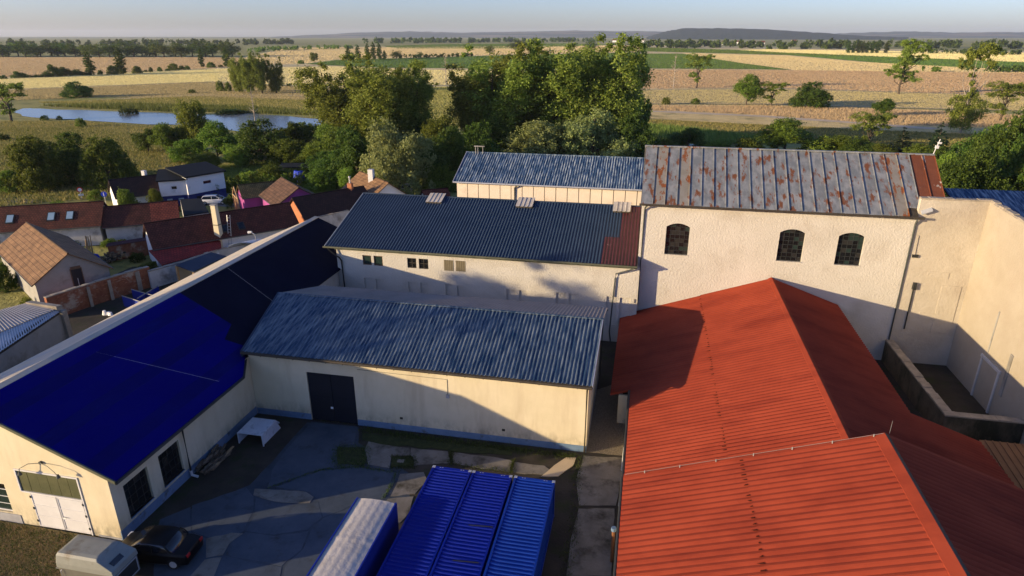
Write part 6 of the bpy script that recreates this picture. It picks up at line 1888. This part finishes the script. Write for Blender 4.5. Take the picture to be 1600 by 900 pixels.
for x in (1325, 1332, 1340, 1347, 1354, 1362, 1370, 1384):
    T('lombardy', x, 83, 63, 9, 'poplar in the close row on the far right plain', 'row_poplar', 'row of far poplars')
for x, by, ty, w in ((545, 96, 70, 10), (560, 94, 70, 10), (575, 93, 66, 10), (584, 93, 64, 10), (593, 93, 65, 10), (601, 93, 78, 9)):
    T('lombardy', x, by, ty, w, 'poplar in the small group left of the green field', 'group_poplar', 'small far poplar group')
for key, x, by, ty, w, lab in (('far1', 550, 95, 80, 14, 'dark bush tree at the foot of the small poplar group'), ('far0', 619, 92, 77, 20, 'rounded tree right of the small poplar group'), ('far2', 657, 91, 81, 13, 'small round tree on the green field edge'),
                               ('far1', 765, 86, 69, 18, 'lone far tree above the central poplars'), ('far0', 808, 80, 60, 36, 'broad far tree above the central poplars'), ('far2', 920, 78, 62, 26, 'far tree behind the central poplars'),
                               ('far0', 1085, 76, 68, 20, 'far tree on the plain below the wooded hill'), ('far1', 1052, 75, 66, 20, 'leftmost far tree below the wooded hill')):
    T(key, x, by, ty, w, lab, 'far_tree')
for i, (x, by, ty) in enumerate(((697, 133, 78), (1052, 138, 84), (400, 200, 136))):
    b, h, d = height_of(x, by, ty)
    t = thing('dead_tree', ('bare dead tree between the two poplar groups', 'bare dead tree in the straw field left of the lone tree', 'bare dead tree by the river bend')[i], 'tree', (b.x, b.y, 0))
    t.scale = (h / 18,) * 3
    o = bpy.data.objects.new('trunk', DEAD[i % 2])
    scene.collection.objects.link(o)
    o.parent = t
# gardens: hedge of clipped thujas, shrubs
for k in range(15):
    x = 334 + k * 10.2
    T('shrub1' if k % 2 else 'thuja', x, 302 - k * .75, 273 - k * .45, 21, 'clipped evergreen in the garden hedge row behind the houses', 'hedge_plant', 'clipped garden hedge')
T('round0', 336, 311, 275, 26, 'leafy bush at the left end of the garden hedge', 'shrub')
T('round1', 362, 326, 300, 22, 'dark bush between the white car and the magenta house', 'shrub')
T('bigmid', 202, 340, 291, 40, 'rounded dome shrub before the black-roofed bungalow', 'shrub')
T('bigmid', 246, 330, 291, 28, 'second rounded shrub beside the modern house', 'shrub')
T('shrub0', 482, 345, 322, 30, 'leafy bush at the end of the workshop ridge', 'shrub')
for x, by, ty in ((629, 301, 276), (647, 300, 277), (661, 300, 276)):
    T('thuja', x, by, ty, 13, {629: 'left', 647: 'middle', 661: 'right'}[x] + ' one of three small garden conifers', 'garden_conifer')
for i, (x, y, h, w) in enumerate(((235, 415, 1.3, 2.6), (250, 410, 1.2, 2.4), (222, 418, 1.1, 2.2), (262, 406, 1.0, 2.0), (145, 447, 1.5, 1.6), (40, 470, 1.2, 1.4), (170, 378, 1.2, 2.4), (190, 376, 1.0, 1.8))):
    q = atz(x, y, .6)
    plant('shrub1' if i in (4, 5) else 'shrub0', q, h, w, ('leafy weeds along the yard wall, left clump', 'leafy weeds along the yard wall, right clump', 'low weeds at the end of the brick wall', 'low weeds below the lean-to roof',
          'bright sapling in front of the barn gable', 'small weed bush at the barn corner', 'garden plants below the red tiled cottage', 'smaller garden plants below the red tiled cottage')[i], 'shrub')

# far woods that read as one mass
def wood(name, label, pix, hgt, depth, n, size, m, seed):
    rng = np.random.default_rng(seed)
    pts = [atz(x, y) for x, y in pix]
    blobs = []
    L = sum((b - a).length for a, b in zip(pts, pts[1:]))
    k = int(L / (hgt * .55))
    for i in range(k):
        s = rng.uniform(0, L)
        for a, b in zip(pts, pts[1:]):
            l = (b - a).length
            if s <= l:
                q = a.lerp(b, s / l)
                break
            s -= l
        u = V((q.x, q.y, 0)).normalized()
        q = q + u * rng.uniform(0, depth)
        r = hgt * rng.uniform(.28, .5)
        blobs.append((q.x, q.y, hgt * rng.uniform(.3, .62), r, r, hgt * rng.uniform(.3, .45)))
    me = leaf_mesh(name, blobs, n, size, m, seed, 9, .45)
    o = bpy.data.objects.new(name, me)
    scene.collection.objects.link(o)
    o['kind'] = 'stuff'
    o['label'] = label
    o['category'] = 'woodland'
wood('distant_woodland', 'dark far wood along the plain left of centre', [(560, 69), (700, 67), (860, 66), (940, 65)], 17, 260, 9000, 4.2, 'leaf_dark', 1)
wood('distant_woodland', 'far wood along the plain below the right hills', [(1000, 76), (1100, 75), (1250, 78), (1400, 76), (1600, 78), (1850, 82)], 17, 240, 15000, 3.2, 'leaf_dark', 2)
wood('distant_woodland', 'far wood behind the left tree belt', [(-250, 74), (100, 73), (370, 71), (460, 69)], 16, 300, 9000, 4.0, 'leaf_dark', 3)
wood('distant_hedgerow', 'scattered far hedges on the central plain', [(390, 82), (470, 78), (560, 76)], 8, 60, 1800, 2.0, 'leaf_mid', 4)
wood('distant_hedgerow', 'hedges between the fields at the far right', [(1500, 113), (1560, 113), (1640, 114)], 5, 16, 2600, .7, 'leaf_dark', 5)
wood('distant_hedgerow', 'hedge line at the right end of the green stripe', [(1440, 112), (1475, 113)], 4, 10, 1200, .6, 'leaf_mid', 6)
wood('distant_hedgerow', 'far hedge on the plain above the green field', [(620, 92), (690, 90), (740, 88)], 5, 20, 2200, .9, 'leaf_dark', 7)
wood('distant_hedgerow', 'dark hedge in front of the right far wood', [(1405, 83), (1470, 84), (1560, 86), (1600, 86)], 7, 40, 3000, 1.2, 'leaf_dark', 8)
wood('bush_line', 'low bush line along the dry bank left of the poplars', [(420, 135), (520, 136), (690, 134)], 2.0, 6, 2600, .4, 'leaf_mid', 9)

# far village specks beyond the wood
rr = random.Random(4)
for k, (x, y) in enumerate(((1132, 70), (1150, 69), (1176, 69), (1190, 70), (1240, 67), (960, 66), (975, 66), (1003, 66), (1020, 67))):
    q = atz(x, y)
    gable_house('far_house', ('pale far house at the foot of the wooded hill' if x > 1100 else 'pale far house beyond the central poplars'), (q.x - 8, q.y), (q.x + 8, q.y), 11, 7, 6, 'tile_red', 'white_render')
for o in list(bpy.data.objects):
    if o.name.startswith('far_house'):
        o['group'] = 'far village houses ' + ('right' if 'wooded' in o['label'] else 'centre')

# long grass and reeds
def band(pix):
    pts = np.array([[*atz(x, y)[:2]] for x, y in pix])
    tri = [(0, i, i + 1) for i in range(1, len(pts) - 1)]
    ar = np.array([abs(np.cross(pts[b] - pts[a], pts[c] - pts[a])) for a, b, c in tri])
    def f(rng, n):
        t = rng.choice(len(tri), n, p=ar / ar.sum())
        u, v = rng.random(n), rng.random(n)
        k = u + v > 1
        u[k], v[k] = 1 - u[k], 1 - v[k]
        T_ = np.array(tri)[t]
        a, b, c = pts[T_[:, 0]], pts[T_[:, 1]], pts[T_[:, 2]]
        p = a + (b - a) * u[:, None] + (c - a) * v[:, None]
        return np.c_[p, np.full(n, .05)]
    return f
blades('reeds', 9000, band([(60, 166), (160, 170), (285, 176), (390, 173), (470, 180), (520, 182), (520, 178), (390, 168), (200, 163)]), 1.6, .12, 'reed', .2, 11)
blades('reeds', 5000, band([(1005, 196), (1080, 210), (1200, 218), (1200, 226), (1060, 224), (1005, 212)]), 1.6, .12, 'reed', .25, 12)
for i, (pix, n, h_, w_, m_) in enumerate((
        ([(1000, 109), (1245, 110), (1600, 114), (1700, 150), (1480, 146), (1200, 137), (1005, 139)], 90000, .4, .3, 'straw_blade'),
        ([(1066, 83), (1230, 87), (1370, 99), (1500, 107), (1600, 110), (1600, 115), (1245, 110), (1160, 99), (1110, 91)], 50000, .4, .4, 'straw_blade'),
        ([(1150, 78.5), (1220, 82.5), (1420, 90.5), (1600, 97.5), (1700, 100), (1700, 84), (1400, 80), (1200, 77)], 52000, .6, .7, 'straw_blade'),
        ([(330, 108), (520, 104), (700, 111), (1000, 111), (1000, 137), (690, 133), (520, 136), (330, 127)], 70000, .4, .35, 'straw_blade'),
        ([(-100, 90), (372, 90), (380, 104), (330, 107), (0, 121), (-100, 127)], 90000, .5, .45, 'straw_blade'),
        ([(-100, 131), (0, 124), (330, 108), (345, 127), (0, 140), (-100, 146)], 60000, .4, .35, 'straw_blade'),
        ([(450, 75), (1000, 71), (1000, 81), (770, 86), (525, 93), (480, 99), (390, 102), (376, 92)], 80000, .7, .9, 'straw_blade'),
        ([(1005, 141), (1200, 139), (1480, 147), (1600, 150), (1600, 173), (1450, 169), (1200, 162), (1005, 162)], 60000, .2, .2, 'stubble_brown'),
        ([(-60, 147), (0, 142), (330, 129), (520, 139), (520, 158), (300, 155), (150, 152), (-60, 160)], 60000, .4, .25, 'stubble_brown'),
        ([(1000, 187), (1200, 199), (1400, 209), (1640, 217), (1640, 240), (1300, 226), (1000, 216)], 40000, .5, .15, 'dry_stem'),
        ([(520, 138), (720, 136), (720, 200), (520, 184)], 30000, .5, .2, 'dry_stem'),
        ([(478, 100), (525, 94), (700, 89), (770, 87), (1000, 82), (1000, 108), (720, 107), (600, 106)], 50000, .5, .5, 'crop_blade'),
        ([(985, 84), (1066, 84), (1110, 91), (1160, 99), (1235, 109), (1150, 108), (1000, 107)], 24000, .5, .5, 'crop_blade'),
        ([(1230, 86), (1420, 90), (1600, 97), (1700, 100), (1700, 112), (1600, 109), (1500, 106), (1370, 98)], 20000, .5, .6, 'crop_blade'),
        ([(1000, 74), (1150, 78), (1220, 82), (1420, 90), (1230, 86), (1000, 80)], 16000, .7, 1.2, 'crop_blade'),
        ([(600, 72), (700, 69), (880, 68), (960, 70), (800, 76), (620, 76)], 16000, 1.0, 2.0, 'crop_blade'),
        ([(60, 160), (300, 151), (520, 158), (520, 182), (390, 170), (200, 166)], 40000, .5, .18, 'dry_stem'))):
    blades({'dry_stem': 'dry_grass', 'crop_blade': 'crop'}.get(m_, 'stubble'), n, band(pix), h_, w_, m_, .3, 30 + i)
blades('straw_grass', 24000, band([(1005, 166), (1200, 166), (1450, 174), (1600, 182), (1600, 200), (1400, 196), (1200, 180), (1005, 172)]), .9, .1, 'straw_blade', .3, 13)
blades('meadow_grass', 45000, band([(-60, 190), (120, 190), (300, 202), (300, 300), (160, 310), (-60, 330)]), .6, .08, 'dry_stem', .5, 14)
blades('meadow_grass', 26000, band([(-60, 200), (120, 200), (260, 215), (240, 300), (-60, 330)]), .5, .08, 'grass_blade', .5, 16)
blades('meadow_grass', 16000, band([(330, 262), (480, 250), (540, 262), (480, 284), (340, 290)]), .7, .06, 'grass_blade', .5, 15)

# each repeat of a row told apart by its place in the row
for grp, txt in (('bushes of the left field hedge', 'bush from the left in the hedge row between the left stubble fields'), ('trees of the left far belt', 'tree from the left in the tall belt behind the left stubble field'),
                 ('clipped garden hedge', 'evergreen from the left in the clipped garden hedge behind the houses'), ('row of far poplars', 'poplar from the left in the close row on the far right plain'),
                 ('small far poplar group', 'poplar from the left in the small group left of the green field'), ('far village houses right', 'pale far house from the left at the foot of the wooded hill'),
                 ('far village houses centre', 'pale far house from the left beyond the central poplars')):
    row = [o for o in scene.objects if o.get('group') == grp]
    row.sort(key=lambda o: math.atan2(o.location.x, o.location.y))
    for k, o in enumerate(row):
        o['label'] = NTH[k] + ' ' + txt
# tall trees left of the picture whose shade falls on the store roof and the white wing
plant('tall0', (-72, 19), 19.5, 11, 'tall tree left of the picture casting soft shade on the whitewashed wing', 'tree')
plant('tall1', (-84, 6), 19.5, 9, 'tall tree left of the picture casting soft shade on the store roof', 'tree')

# ================================================================ haze
hz = MB().box((-14000, -400, -5), (14000, 13500, 130)).build('haze', None)
hz['kind'] = 'stuff'
hm_ = bpy.data.materials.new('haze')
hm_.use_nodes = True
nt = hm_.node_tree
nt.nodes.remove(nt.nodes['Principled BSDF'])
pv = nt.nodes.new('ShaderNodeVolumePrincipled')
pv.inputs['Color'].default_value = (.78, .88, 1.0, 1)
pv.inputs['Density'].default_value = 0.000045
pv.inputs['Anisotropy'].default_value = 0.1
nt.links.new(pv.outputs[0], nt.nodes['Material Output'].inputs['Volume'])
hz.data.materials.append(hm_)
